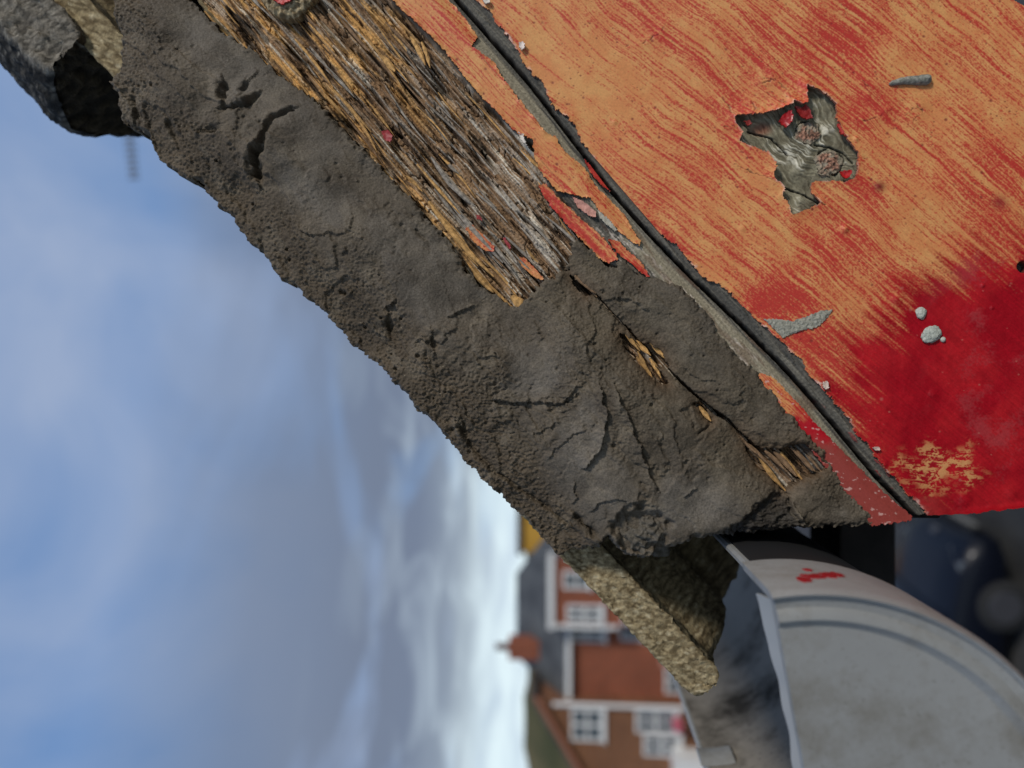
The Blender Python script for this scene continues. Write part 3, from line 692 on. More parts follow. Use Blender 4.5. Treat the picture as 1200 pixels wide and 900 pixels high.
for i in range(110):
    s_ = rnd.uniform(-190, 300); f = rnd.random()
    # between the mortar edge and the paint strip
    xl, yl = None, None
    tt = np.interp(s_, S_u, T_u)
    tl = np.interp(s_, *zip(*[st(*p) for p in RL]))
    t_ = tl + (tt - tl) * (f ** 1.3)
    x_, y_ = xy(s_, t_)
    if y_ < -30: continue
    if f < 0.25: mi = rnd.choice([0, 0, 1, 1, 4])
    else: mi = rnd.choice([0, 1, 2, 2, 4, 4, 5, 5])
    splinter(x_, y_, rnd.uniform(20, 90), rnd.uniform(1.6, 4.0), ga + rnd.uniform(-0.10, 0.12), rnd.uniform(-3.6, -1.2), rnd.uniform(-0.6, 1.8), mi, 1000 + i)
for (x_, y_, ln, wd, a_, hm, mi) in [(452,70,26,7,0.9,-0.8,0),(486,52,40,6,1.1,-0.8,0),(497,58,34,5,1.25,-0.6,0),(560,322,40,9,0.84,-1,1),(604,352,22,11,0.8,-0.2,0),(540,250,110,7,0.86,-1.8,2),(525,262,120,7,0.85,-0.8,0),(420,195,80,8,0.84,-1.2,0),(520,200,80,7,0.84,-1.8,2)]:
    splinter(x_, y_, ln, wd, a_, hm, 0.6, mi, int(x_))
# wood showing through the mortar
for i, (x_, y_, ln, wd, a_, mi) in enumerate([(735,398,44,6,0.95,1),(748,404,40,7,0.9,0),(757,420,44,6,0.95,1),(765,428,36,5,0.98,0),(768,408,30,7,0.75,0),(752,424,30,5,0.85,4),(821,479,26,7,0.98,0),(884,530,60,7,0.9,1),(896,540,56,6,0.92,5),(905,538,50,5,0.9,2),(915,536,46,6,0.95,4),(924,538,40,6,0.9,1),(934,534,36,5,0.95,2),(942,534,34,4,0.9,2),(952,540,26,4,0.95,5),(876,520,30,6,0.9,4),(680,325,36,6,0.85,4),(690,335,34,5,0.8,1)]):
    splinter(x_ + rnd.uniform(-3, 3), y_ + rnd.uniform(-3, 3), ln * rnd.uniform(0.6, 1.1), wd * rnd.uniform(0.6, 1.0), a_ + rnd.uniform(-0.15, 0.12), rnd.uniform(-1.4, 0.4) if i != 6 else 1.6, 1.0, mi if i == 6 else rnd.choice([mi, 1, 4, 4]), 2000 + i)

# ------------------------------------------------------------------ verge mortar
SKYE = [(40,-130),(80,-80),(128,-30),(140,0),(148,40),(154,62),(146,85),(136,98),(146,113),(144,125),(149,142),(164,153),(177,155),(183,166),(194,187),(213,202),(222,207),(244,215),(247,222),(262,240),(275,248),(282,260),(290,273),(300,285),(312,293),(322,312),(333,322),(345,330),(362,345),(378,357),(388,371),(400,380),(420,405),(430,412),(448,422),(460,440),(470,448),(482,462),(490,472),(512,492),(525,510),(540,522),(545,535),(556,543),(575,562),(590,577),(598,585),(612,597),(628,612),(640,630),(655,646)]
FOOTM = [(668,640),(690,640),(702,637),(712,630),(722,640),(738,650),(760,652),(772,640),(790,638),(800,636),(810,628),(830,627),(860,622),(900,620),(935,616),(960,618),(1000,615),(1024,613)]
INN = [(992,568),(970,541),(955,519),(940,502),(927,489),(912,470),(900,456),(890,442),(880,428),(862,418),(845,395),(835,375),(815,355),(795,335),(780,330),(762,325),(745,322),(733,308),(728,304),(722,308),(712,312),(700,302),(690,290),(678,284),(670,284),(667,300),(665,318),(650,325),(640,328),(630,335),(622,345),(608,360),(600,358),(590,348),(575,343),(560,330),(545,318),(540,300),(525,280),(500,252),(480,230),(455,205),(420,170),(390,140),(370,115),(350,105),(325,85),(300,62),(280,50),(260,35),(245,25),(235,12),(222,0),(195,-35),(130,-120)]
MPOLY = SKYE + FOOTM + INN
CRACK = [(667,323),(690,340),(703,350),(722,372),(737,387),(750,402),(765,410),(780,430),(803,453),(820,468),(835,482),(850,490),(862,502),(880,525),(900,548),(912,562),(918,573)]
WIN = [[(725,390),(745,400),(762,404),(775,413),(783,428),(774,432),(768,428),(783,450),(770,448),(752,430),(735,412)],
       [(814,474),(820,472),(833,490),(831,495)],
       [(862,502),(885,522),(897,525),(915,526),(930,520),(945,522),(955,530),(968,548),(955,555),(940,560),(925,570),(915,573),(905,562),(885,545),(872,522)],
       [(668,322),(680,332),(692,345),(686,348),(674,335)]]
LUMPH = (748, 618)

S0 = spaced(-560, -420, 900, 905, 1.0); T0 = np.arange(-420, 12, 1.0)
S, T = np.meshgrid(S0, T0); X, Y = xy(S, T)
bb_ = (X > 0) & (X < 1040) & (Y < 670)
dm = np.full(X.shape, 99.0); dm[bb_] = sdf(X[bb_], Y[bb_], MPOLY)
dsky = line_d(X, Y, SKYE)[0]; dinn = line_d(X, Y, INN)[0]; dfoot = line_d(X, Y, FOOTM)[0]
dcr, scr, pcr = line_d(X, Y, CRACK)
right = scr < 0       # board side of the crack (screen)
dmn = dm + 3.4 * fbm(X / 18, Y / 18, 3, 701) + 2.4 * perlin(X / 5, Y / 5, 702) + 0.8 * perlin(X / 2.2, Y / 2.2, 703) - 4.5 * ss(24, 2, dsky)

thick = 1.4 + 6.5 * ss(4, 75, dinn) * ss(-10, 60, np.where(right, -dcr, dcr) + 10 * (T < -150) * 5)
thick = np.where(right & (S > 170), 1.6 + 1.2 * ss(0, 30, dinn), thick)
h = thick - 5.0 * ss(70, 2, dsky) ** 1.4 - 1.0 * ss(14, 0, dfoot)
h += 2.4 * fbm(X / 110, Y / 110, 2, 711) + 0.35 * fbm(X / 30, Y / 30, 2, 714)
# crumbly and smooth zones
SMOOTH = [[(235,20),(300,70),(350,120),(400,180),(380,220),(330,150),(280,120),(215,60),(190,10)], [(430,255),(470,258),(520,308),(560,345),(530,372),(500,380),(478,345),(450,300)], [(330,190),(420,230),(440,270),(400,265),(350,235)],
          [(595,405),(640,405),(660,440),(640,460),(600,455)], [(690,470),(705,520),(740,580),(700,620),(660,590),(640,545),(660,500)], [(780,560),(850,560),(890,580),(860,605),(800,610),(760,600)], [(760,350),(840,430),(800,430),(750,380)], [(880,470),(930,560),(1000,605),(940,612),(920,580)]]
smo = np.zeros(X.shape)
for p in SMOOTH:
    w = near(X, Y, p, 60); smo[w] = np.maximum(smo[w], ss(14, -10, sdf(X[w], Y[w], p) + 10 * fbm(X[w] / 24, Y[w] / 24, 2, 712)))
rough = np.clip(0.25 + 0.5 * fbm(X / 60, Y / 60, 3, 713) + 0.8 * ss(75, 25, dsky) + 0.5 * np.exp(-((X - 690) / 70) ** 2 - ((Y - 390) / 70) ** 2) + 0.5 * np.exp(-((X - 440) / 50) ** 2 - ((Y - 320) / 45) ** 2), 0.08, 1.1) * (1 - 0.85 * smo)
crumb = 0.16 * fbm(X / 8, Y / 8, 2, 721, 0.6) + 0.30 * fbm(X / 3.0, Y / 3.0, 2, 726, 0.8) + 0.45 * np.clip(fbm(X / 16, Y / 16, 3, 722), 0, 1) ** 1.5 + 0.45 * dots(X, Y, 5.0, 0.35, 0.8, 2.2, 725)
h += rough * (crumb - 0.2) * 1.15
h += 0.05 * fbm(X / 4, Y / 4, 2, 723) + 0.07 * perlin(X / 1.7, Y / 1.7, 724)
# trowel laps: smooth steps with crisp ragged edges
def laps(sx, seed, k, amp, ang):
    c, s = math.cos(ang), math.sin(ang); a = X * c + Y * s; b = -X * s + Y * c
    w = fbm(a / sx, b / (sx * 0.6), 3, seed) + 0.10 * perlin(X / 8, Y / 8, seed + 7) + 0.05 * perlin(X / 3, Y / 3, seed + 8)
    v = w * k; f = v - np.floor(v)
    return amp * (ss(0.0, 0.16, f) * (1 - f) - 0.3)
h += laps(120, 731, 1.5, 1.0, 0.8) * ss(10, 40, dinn) * (0.35 + 0.65 * (1 - smo))
mid_ = np.exp(-((X - 600) / 130) ** 2 - ((Y - 480) / 110) ** 2)
h += (laps(30, 745, 1.6, 0.9, 0.5) + 0.35 * np.abs(fbm(X / 13, Y / 13, 3, 746))) * mid_ * (1 - 0.6 * smo)
h += laps(45, 741, 1.2, 0.35, 0.6) * ss(5, 30, dsky) * (0.35 + 0.6 * (1 - smo)) 
# pits
pit = dots(X, Y, 15.0, 0.35, 1.2, 3.6, 751) * ss(-0.1, 0.35, fbm(X / 45, Y / 45, 2, 752)); h -= 1.5 * pit * (0.25 + rough)
# ridges and laps left by the trowel (raised side: -1 left of travel, +1 right)
LAPS = [([(306,85),(298,94),(290,105)], 1, 0.7, 5), ([(357,272),(372,281),(387,281),(400,276)], -1, 0.9, 6), ([(527,375),(540,366),(557,360)], -1, 1.0, 6),
        ([(572,398),(582,415),(590,427),(590,447),(577,455),(582,467),(600,472),(630,471),(660,472),(670,460),(692,442)], -1, 1.6, 9),
        ([(700,440),(705,467),(711,482),(707,500),(705,520),(690,540),(680,547)], 1, 2.0, 12),
        ([(715,440),(726,470),(737,493),(745,515),(752,533),(758,550),(763,563),(773,577)], 1, 2.0, 10),
        ([(773,577),(800,545),(830,500)], 1, 0.8, 14), ([(672,557),(675,580),(670,587)], 1, 0.8, 7), ([(797,579),(806,574),(815,569)], -1, 0.9, 4),
        ([(455,362),(464,360),(472,352)], -1, 1.4, 8), ([(640,540),(655,520),(672,508),(690,500)], -1, 0.7, 8), ([(625,510),(640,500),(660,492)], -1, 0.6, 7),
        ([(650,565),(662,550),(668,535)], 1, 0.6, 7), ([(490,408),(497,400),(508,402),(512,414),(503,424),(493,420)], -1, 0.9, 4),
        ([(262,130),(264,147),(255,155),(243,160),(268,162)], -1, 1.3, 8), ([(690,600),(700,585),(720,580),(740,585),(765,590)], -1, 0.8, 8),
        ([(700,355),(720,350),(740,352),(765,372)], -1, 0.8, 8), ([(800,430),(810,440),(825,446),(840,446)], -1, 0.6, 7), ([(850,430),(868,440),(880,455)], 1, 0.6, 8),
        ([(920,577),(925,598),(934,610)], -1, 1.2, 14)]
for pts, sg, amp, wdt in LAPS:
    w = near(X, Y, pts, 60)
    xx = X[w] + 2.6 * perlin(X[w] / 9, Y[w] / 9, 761) + 1.3 * perlin(X[w] / 3.4, Y[w] / 3.4, 762); yy = Y[w] + 2.6 * perlin(X[w] / 9, Y[w] / 9, 763) + 1.3 * perlin(X[w] / 3.4, Y[w] / 3.4, 764)
    d, sd, pr = line_d(xx, yy, pts); on = (sd * sg) > 0; endf = ss(0.0, 0.15, pr) * ss(1.0, 0.85, pr)
    h[w] += np.where(on, amp * np.exp(-d / wdt), -0.45 * amp * np.exp(-d / (wdt * 0.4))) * endf
GOUGE = [([(347,132),(336,139),(327,147),(322,160),(320,172),(313,184)], 2.2, 2.6), ([(313,186),(310,194),(309,204),(310,211)], 5.0, 4.4), ([(306,118),(302,128),(293,133),(285,134),(275,135)], 2.4, 2.8), ([(270,105),(271,112),(272,120)], 3.0, 4.0),
         ([(292,104),(291,110)], 1.8, 3), ([(542,500),(552,520),(565,535),(580,550),(595,560),(615,575),(635,587),(650,600),(665,610)], 1.6, 2.6), ([(676,602),(684,612),(695,622)], 3.0, 3.0), ([(545,495),(547,505)], 2.5, 4),
         ([(512,398),(513,406)], 2.5, 4), ([(460,380),(460,388)], 2.5, 4), ([(245,160),(258,160),(265,161)], 1.6, 2.2), ([(817,508),(822,503),(831,499)], 1.6, 2.0), ([(488,272),(500,282)], 1.2, 2.0), ([(920,577),(925,598),(934,610)], 1.8, 2.0), ([(600,444),(608,447)], 0.9, 1.6), ([(205,150),(210,165)], 1.5, 3), ([(160,120),(166,140)], 1.6, 2.5)]
for pts, dep, wdt in GOUGE:
    w = near(X, Y, pts, 20)
    d, sd, pr = line_d(X[w] + 1.8 * perlin(X[w] / 9, Y[w] / 9, 771) + 0.9 * perlin(X[w] / 3.5, Y[w] / 3.5, 773), Y[w] + 1.8 * perlin(X[w] / 9, Y[w] / 9, 772) + 0.9 * perlin(X[w] / 3.5, Y[w] / 3.5, 774), pts)
    ww = wdt * np.clip(0.75 + 0.8 * perlin(X[w] / 11, Y[w] / 11, 779), 0.2, 1.6)
    h[w] -= dep * np.where(sd > 0, np.exp(-(d / ww) ** 2), np.exp(-(d / (ww * 1.25)) ** 1.5))
    h[w] += 0.35 * dep * np.exp(-((d - 2.2 * wdt) / (1.3 * wdt)) ** 2) * (sd > 0)
# curled blob of mortar
g = np.exp(-(((X - 290) / 12) ** 2 + ((Y - 124) / 8) ** 2)); h += 2.2 * g * (1 + 0.5 * fbm(X / 6, Y / 6, 2, 775))
# hollow round the loose lump at the foot
dl_ = np.hypot((X - LUMPH[0]) / 1.15, (Y - LUMPH[1])); h -= 4.5 * ss(34, 20, dl_ + 6 * fbm(X / 14, Y / 14, 2, 776))
DARK_DIP = [(878,590),(900,577),(916,578),(924,590),(930,606),(940,618),(830,632),(845,618),(868,606)]  # sunken patch, coloured darker than the mortar around it
dso = sdf(X, Y, DARK_DIP) + 4 * fbm(X / 12, Y / 12, 3, 777); dark_dip = ss(5, -5, dso); h -= 2.6 * dark_dip - dark_dip * 0.8 * fbm(X / 9, Y / 5, 3, 778)
# feathered inner edge
h *= ss(-1.0, 6.0, np.where(S > -400, -dmn, 5)) * 0.6 + 0.4
cw = 1.1 + 1.6 * np.exp(-((X - 838) / 10) ** 2) + 0.9 * ss(0.6, 0.95, pcr) + 0.5 * fbm(X / 12, Y / 12, 2, 781)
hole = dcr < cw * ss(0.0, 0.04, pcr)
h -= 1.6 * np.exp(-np.maximum(dcr - cw, 0) / 3.0) * 0.7
dwin = np.full(X.shape, 50.0)
for p in WIN:
    w = near(X, Y, p, 25); dwin[w] = np.minimum(dwin[w], sdf(X[w], Y[w], p))
dwin = dwin + 2.0 * fbm(X / 7, Y / 7, 3, 783)
hole |= dwin < 0
h *= 1 - 0.75 * np.exp(-np.maximum(dwin, 0) / 4.0)
keep = (dmn < 0) & ~hole
M1 = rgb(89, 80, 67); M2 = rgb(101, 94, 84); M3 = rgb(80, 69, 54); M4 = rgb(88, 79, 64)
c = mixc(M1 * np.ones(X.shape + (1,)), M2, np.clip(smo * 0.8 + 0.35 * ss(0, 0.6, fbm(X / 70, Y / 70, 3, 791)), 0, 1))
c = mixc(c, M3, np.clip(ss(85, 25, dsky) * 0.85 + 0.35 * rough * ss(-0.1, 0.5, fbm(X / 30, Y / 30, 3, 792)), 0, 1))
c = mixc(c, M4, np.clip(ss(250, 330, S) * ss(90, 30, dcr) * 0.7, 0, 1))
c = c * (1 + 0.28 * fbm(X / 45, Y / 45, 4, 793) + 0.16 * perlin(X / 1.6, Y / 1.6, 794) + 0.10 * perlin(X / 4, Y / 4, 797))[..., None]
stain = ss(0.05, 0.5, fbm(X / 55, Y / 55, 4, 798)); c = mixc(c, rgb(66, 58, 48), stain * 0.35)
spk = ss(0.72, 0.82, perlin(X / 1.9, Y / 1.9, 795)); c = mixc(c, rgb(150, 140, 120), spk * 0.6 * np.clip(rough + 0.3, 0, 1)); dry = ss(0.25, 0.6, fbm(X / 34, Y / 34, 4, 799)); c = mixc(c, rgb(120, 110, 94), dry * 0.3)
c = mixc(c, rgb(38, 36, 34), dark_dip * 0.75)
topz = ss(230, 150, X) * ss(70, 30, dsky); c = mixc(c, rgb(112, 104, 90), topz * 0.5 * ss(0.0, 0.4, perlin(X / 3, Y / 3, 796)))
c = mixc(c, rgb(96, 70, 44), np.exp(-np.maximum(dwin, 0) / 9.0) * 0.5)
mortar_me = relief('mortar_bed', X, Y, h, keep, np.clip(c, 0.004, 1), None, YB, 0.024)
mortar = empty('verge_mortar', V3(700, 640, YB), 'grey-brown damp mortar trowelled along the sloping roof verge', 'mortar')
link('mortar_bed', mortar_me, MAT_MORTAR, mortar)

def lump(name, px, py, Yd, rx, ry, rz, seed, mat, parent, rough=0.22, col=None, sub=5, rot=0.0, label=None):
    bm = bmesh.new(); bmesh.ops.create_icosphere(bm, subdivisions=sub, radius=1.0)
    for v in bm.verts:
        p = v.co.copy(); o = Vector((seed * 1.7, seed * 0.9, 0))
        f = 1 + rough * mnoise.fractal(p * 1.6 + o, 1.0, 2.0, 5) + rough * 0.35 * mnoise.noise(p * 7 + o)
        v.co = Matrix.Rotation(rot, 3, 'Y') @ Vector((p.x * f * rx, p.y * f * ry, p.z * f * rz))
    me = bpy.data.meshes.new(name); bm.to_mesh(me); bm.free()
    n = len(me.vertices); co = np.empty(n * 3, np.float32); me.vertices.foreach_get('co', co); co = co.reshape(-1, 3)
    co += np.array(PT(px, py, Yd)); me.vertices.foreach_set('co', co.ravel())
    cc = np.asarray(col)[None] * (1 + 0.25 * fbm(co[:, 0] * 900, co[:, 2] * 900, 3, seed))[:, None]
    at = me.attributes.new('Col', 'FLOAT_COLOR', 'POINT'); c4 = np.ones((n, 4), np.float32); c4[:, :3] = np.clip(cc, 0, 1); at.data.foreach_set('color', c4.ravel())
    me.polygons.foreach_set('use_smooth', np.ones(len(me.polygons), bool)); me.update()
    return link(name, me, mat, parent, label)
lump('mortar_lump', 750, 620, 0.272, 0.0085, 0.009, 0.0088, 5, MAT_MORTAR, mortar, 0.30, rgb(88, 82, 72), 6, label='loose mortar lump at the foot')
lump('mortar_lump', 772, 640, 0.279, 0.0035, 0.004, 0.005, 8, MAT_MORTAR, mortar, 0.35, rgb(84, 78, 68), 4)
lump('mortar_lump', 733, 606, 0.272, 0.004, 0.005, 0.0045, 12, MAT_MORTAR, mortar, 0.35, rgb(80, 74, 64), 4)

# splashes of mortar dried on the red paint
SPLASH = rgb(150, 148, 134)
chip('mortar_splash', [(892,373),(912,374),(928,376),(944,371),(960,364),(975,363),(970,372),(957,384),(938,388),(916,397),(906,386)], 1.3, SPLASH * 1.0, MAT_MORTAR, board, (0, 0), -0.3, 801, 0.0012, 'flat grey mortar smear beside the joint', rough=0.35)
lump('mortar_splash', 1079, 367, YB - 0.0008, 0.0022, 0.0011, 0.0018, 21, MAT_MORTAR, board, 0.22, rgb(176, 178, 166), 4)
lump('mortar_splash', 1091, 392, YB - 0.0010, 0.0028, 0.0013, 0.0034, 22, MAT_MORTAR, board, 0.22, rgb(172, 176, 164), 4, rot=-0.6)
lump('mortar_splash', 1105, 398, YB - 0.0007, 0.0010, 0.0008, 0.0009, 23, MAT_MORTAR, board, 0.10, rgb(180, 180, 168), 3)
vs = []; fs = []
for i in range(15):                        # long dribble of mortar, thick at one end
    f = i / 14; px_ = 1042 + 48 * f; py_ = 98.5 - 7 * f - 1.2 * math.sin(f * 5)
    r = (2.4 + 3.9 * f ** 0.8) * (1 if i < 14 else 0.6) * (0.5 if i == 0 else 1) * 0.00031
    cpt = V3(px_, py_, YB - 0.0011)
    for k in range(10):
        t = 2 * math.pi * k / 10; q = 1 + 0.22 * mnoise.noise(Vector((i * 0.9, k * 1.3, 2)))
        vs.append(cpt + Vector((math.sin(t) * r * q, -math.cos(t) * r * 1.0 * q, math.sin(t) * r * 0.1)))
for i in range(14):
    for k in range(10): fs.append([i * 10 + k, i * 10 + (k + 1) % 10, i * 10 + 10 + (k + 1) % 10, i * 10 + 10 + k])
fs += [list(range(10)), list(range(140, 150))]
me = mesh_py('mortar_splash', vs, fs, True)
link('mortar_splash', me, noise_mat('dried_mortar', tuple(rgb(104, 104, 94)), tuple(rgb(150, 148, 136)), 900, 0.85, bump=0.5, bdist=0.0004), board, 'long grey mortar dribble')

# ------------------------------------------------------------------ roof tiles
YT = 0.278
P_lo = V3(829, 809, YT); P_hi = V3(95, 25, YT)
A_ = (P_lo - P_hi).normalized()                      # down the slope
N_ = Vector((A_.z, 0, -A_.x)); N_ = N_ if N_.z > 0 else -N_     # up and out of the roof
TILE_A = rgb(166, 150, 116); TILE_B = rgb(98, 84, 60); TILE_L = rgb(196, 186, 158)
def tile(name, p_end, length, thick, depth, profile, label, seed, dark=0.0, lichen=0.3, endcut=None, solid=False, moss_shade=0.0):
    """interlocking concrete tile; p_end = lower corner of the verge edge, at the top surface; profile(d) = rise of the section across the roof"""
    na = int(length / 0.0012); na = min(na, 300)
    al = np.concatenate([np.linspace(0, min(0.16, length), 150), np.linspace(min(0.16, length), length, 130)[1:]])
    dd = np.concatenate([np.linspace(0, 0.012, 8), np.linspace(0.012, 0.14, 70)[1:], np.linspace(0.14, depth, 20)[1:]])
    prof = np.array([profile(d) for d in dd])
    ring_d = np.concatenate([dd, dd[::-1]]); und = (np.full(len(prof), prof[0] - thick) if solid else prof - thick); ring_n = np.concatenate([prof, und[::-1]])
    # extra rows down the verge face
    k = 12; ring_d = np.concatenate([ring_d, np.zeros(k)]); ring_n = np.concatenate([ring_n, np.linspace(prof[0] - thick, prof[0], k + 2)[1:-1]])
    m_ = len(ring_d); A, Rr = np.meshgrid(al, np.arange(m_), indexing='ij')
    d = ring_d[Rr]; nn = ring_n[Rr]
    mid = prof.mean()
    rn = (0.0012 if solid else 0.0005) * fbm(A * 120 + seed, d * 160 + nn * 200, 3, seed, 0.6) + 0.0006 * fbm(A * 800, d * 900 + nn * 700, 2, seed + 3, 0.7)
    # worn rounded end
    en = 0.0035 * (1 - np.sqrt(np.clip(1 - (1 - np.clip(A / 0.007, 0, 1)) ** 2, 0, 1)))
    base = np.array(p_end); ctr = (np.interp(d, dd, prof) + np.interp(d, dd, und)) / 2
    nn2 = nn + np.sign(ctr - nn) * en + np.sign(nn - ctr) * rn
    aa_ = A + 0.0012 * fbm(d * 150, nn * 300, 3, seed + 5) * np.exp(-A / 0.01) + (0 if endcut is None else endcut(d) * np.exp(-A / 0.06))
    co = base + (-aa_)[..., None] * np.array(A_) + nn2[..., None] * np.array(N_)
    co[..., 1] += d + rn * (d < 1e-6)
    idx = np.arange(A.size).reshape(A.shape); j = np.roll(idx, -1, 1)
    q = np.stack([idx[:-1], j[:-1], j[1:], idx[1:]], -1).reshape(-1, 4)
    # lower end closed by a strip between top and underside
    nd = len(dd); kf = 12
    t0 = idx[0][:nd]; b0 = idx[0][nd:2 * nd][::-1]
    fl = np.linspace(0, 1, kf)[1:-1]
    face = co[0][:nd][None] * (1 - fl)[:, None, None] + co[0][nd:2 * nd][::-1][None] * fl[:, None, None]
    jn = fbm(np.repeat(dd[None] * 260, kf - 2, 0), np.repeat(fl[:, None] * thick * 260, nd, 1) + seed, 4, seed + 11, 0.65)
    face += (0.0014 * jn)[..., None] * np.array(A_)
    fi = A.size + np.arange((kf - 2) * nd).reshape(kf - 2, nd)
    rows = [t0] + list(fi) + [b0]
    q = np.concatenate([q] + [np.stack([rows[i][:-1], rows[i][1:], rows[i + 1][1:], rows[i + 1][:-1]], -1) for i in range(kf - 1)] + [np.stack([idx[-1][:nd][1:], idx[-1][:nd][:-1], idx[-1][nd:2 * nd][::-1][:-1], idx[-1][nd:2 * nd][::-1][1:]], -1)])
    g1 = fbm(A * 300, d * 300 + nn * 500, 4, seed + 7); g2 = perlin(A * 1100, d * 1100 + nn * 1300, seed + 8)
    g2 = g2 + 0.6 * perlin(A * 2200, d * 2200 + nn * 2400, seed + 9)
    c = mixc(TILE_B * np.ones(A.shape + (1,)), TILE_A, ss(-0.6, 0.6, 0.5 * g1 + 0.9 * g2))
    c = mixc(c, TILE_L, ss(0.45, 0.9, g2 + 0.4 * g1) * lichen)
    c = mixc(c, c.mean(-1, keepdims=True) * np.array([0.72, 0.66, 0.56]), dark)
    ontop = (Rr < nd) & (d > 0.002)
    c = mixc(c, rgb(22, 21, 19), np.where(ontop, moss_shade, 0) * ss(-0.6, 0.1, g1))  # near-black moss colour that also stands in for shade on top
    cf = mixc(rgb(34, 31, 27) * np.ones(jn.shape + (1,)), rgb(70, 62, 48), ss(-0.4, 0.8, jn)) if moss_shade else mixc(TILE_B * np.ones(jn.shape + (1,)), TILE_A, ss(-0.5, 0.5, jn))  # lower end face of the upper tile has its shade painted in
    me = mesh_np(name, np.concatenate([co.reshape(-1, 3), face.reshape(-1, 3)]), q, np.clip(np.concatenate([c.reshape(-1, 3), cf.reshape(-1, 3)]), 0, 1))
    o = link(name, me, MAT_TILE); o['group'] = 'roof tiles at the verge'
    return tag(o, label, 'roof tile', 'roof tiles at the verge')
def prof_eave(d):
    return -np.interp(d, [0, 0.014, 0.028, 0.044, 0.058, 0.075, 0.10, 0.13, 0.3], [0, 0.0, 0.009, 0.016, 0.017, 0.034, 0.036, 0.012, 0.012]) if True else 0
TT = 0.0140
tile('roof_tile', P_lo + N_ * 0.0058, 0.42, TT, 0.30, lambda d: float(prof_eave(d)), 'yellowish gritty concrete roof tile jutting past the mortar above the gutter', 41, 0.0, 0.5, endcut=lambda d: -0.0 * d)
def prof_up(d):
    return float(np.interp(d, [0, 0.006, 0.016, 0.03, 0.045, 0.08, 0.3], [-0.003, 0.002, 0.009, 0.016, 0.014, -0.004, -0.006]))
P_t1 = V3(52, 88, YT - 0.004)
tile('roof_tile', P_t1 + N_ * 0.002, 0.30, 0.0215, 0.30, prof_up, 'grey lichened roof tile overlapping at the top corner above the mortar', 57, 0.9, 0.5, solid=True, moss_shade=0.95)

# ------------------------------------------------------------------ gutter
gut_c = V3(965, 1009, 0.20); GR = 309 * 0.20 / FPX
def grimy(name, base, dirt, rough, spec, sc, lo, hi):
    """weathered plastic: blotchy dirt, fine speckle, faint scratches"""
    mt, n, l, b = new_mat(name); tc = n.new('ShaderNodeTexCoord')
    def nz(scale, det, rg=0.6, vec=None):
        q = n.new('ShaderNodeTexNoise'); q.inputs['Scale'].default_value = scale; q.inputs['Detail'].default_value = det; q.inputs['Roughness'].default_value = rg
        l.new(vec or tc.outputs['Object'], q.inputs[0]); return q.outputs[0]
    def ramp(v, p0, p1, c0, c1):
        q = n.new('ShaderNodeValToRGB'); e = q.color_ramp.elements; e[0].position = p0; e[1].position = p1; e[0].color = (*c0, 1); e[1].color = (*c1, 1); l.new(v, q.inputs[0]); return q.outputs[0]
    def mx(f, a_, b_):
        q = n.new('ShaderNodeMix'); q.data_type = 'RGBA'; l.new(f, q.inputs[0])
        for sck, v in ((q.inputs[6], a_), (q.inputs[7], b_)):
            if isinstance(v, tuple): sck.default_value = (*v, 1)
            else: l.new(v, sck)
        return q.outputs[2]
    c = ramp(nz(sc * 0.5, 6), 0.35, 0.65, tuple(np.array(base) * 0.86), tuple(np.array(base) * 1.08))
    c = mx(ramp(nz(sc, 8, 0.7), lo, hi, (0, 0, 0), (1, 1, 1)), c, dirt)
    c = mx(ramp(nz(sc * 30, 3), 0.62, 0.70, (0, 0, 0), (0.55, 0.55, 0.55)), c, tuple(np.array(dirt) * 0.8))
    l.new(c, b.inputs['Base Color']); b.inputs['Specular IOR Level'].default_value = spec
    l.new(ramp(nz(sc * 2, 5), 0.3, 0.7, (rough - 0.1,) * 3, (rough + 0.12,) * 3), b.inputs['Roughness'])
    bp = n.new('ShaderNodeBump'); bp.inputs['Strength'].default_value = 0.25; bp.inputs['Distance'].default_value = 0.0005
    l.new(nz(sc * 12, 6, 0.7), bp.inputs['Height']); l.new(bp.outputs[0], b.inputs['Normal'])
    return mt
G_GREY = grimy('grey_gutter_plastic', tuple(rgb(146, 147, 145)), tuple(rgb(112, 108, 99)), 0.5, 0.4, 30, 0.48, 0.70)
G_IN = grimy('stained_gutter_plastic', tuple(rgb(136, 130, 120)), tuple(rgb(62, 58, 52)), 0.85, 0.15, 15, 0.46, 0.62)
gut = empty('gutter', gut_c, 'grey half-round gutter with end stop, dirty inside, below the tile', 'gutter')
TILT = R(5.0)
def gp(r, th, y):
    """point on the gutter section: th measured from the house-side lip (0) down and round to the outer lip (180 deg)"""
    x = r * math.cos(th); z = -r * math.sin(th)
    c, s = math.cos(TILT), math.sin(TILT)
    return Vector((gut_c.x + x * c - z * s * -1 * -1, y, gut_c.z + x * s + z * c)) if False else Vector((gut_c.x + x * c + z * -s, y, gut_c.z + x * s + z * c))
th0, th1 = -0.10, math.pi + 0.10
def sweep(name, sec, ths, ys=None, mat=None, label=None, closed=True):
    """sec: list of (r, y) swept round the gutter axis"""
    vs, fs = [], []; n = len(sec)
    for th in ths:
        for r, y in sec: vs.append(gp(r, th, y))
    for i in range(len(ths) - 1):
        for k in range(n if closed else n - 1):
            k2 = (k + 1) % n; fs.append([i * n + k, i * n + k2, (i + 1) * n + k2, (i + 1) * n + k])
    if closed: fs += [list(range(n)), list(range((len(ths) - 1) * n, len(ths) * n))]
    return link(name, mesh_py(name, vs, fs, True), mat, gut, label)
def arc(a, b, n): return [a + (b - a) * i / (n - 1) for i in range(n)]
Y0 = 0.20
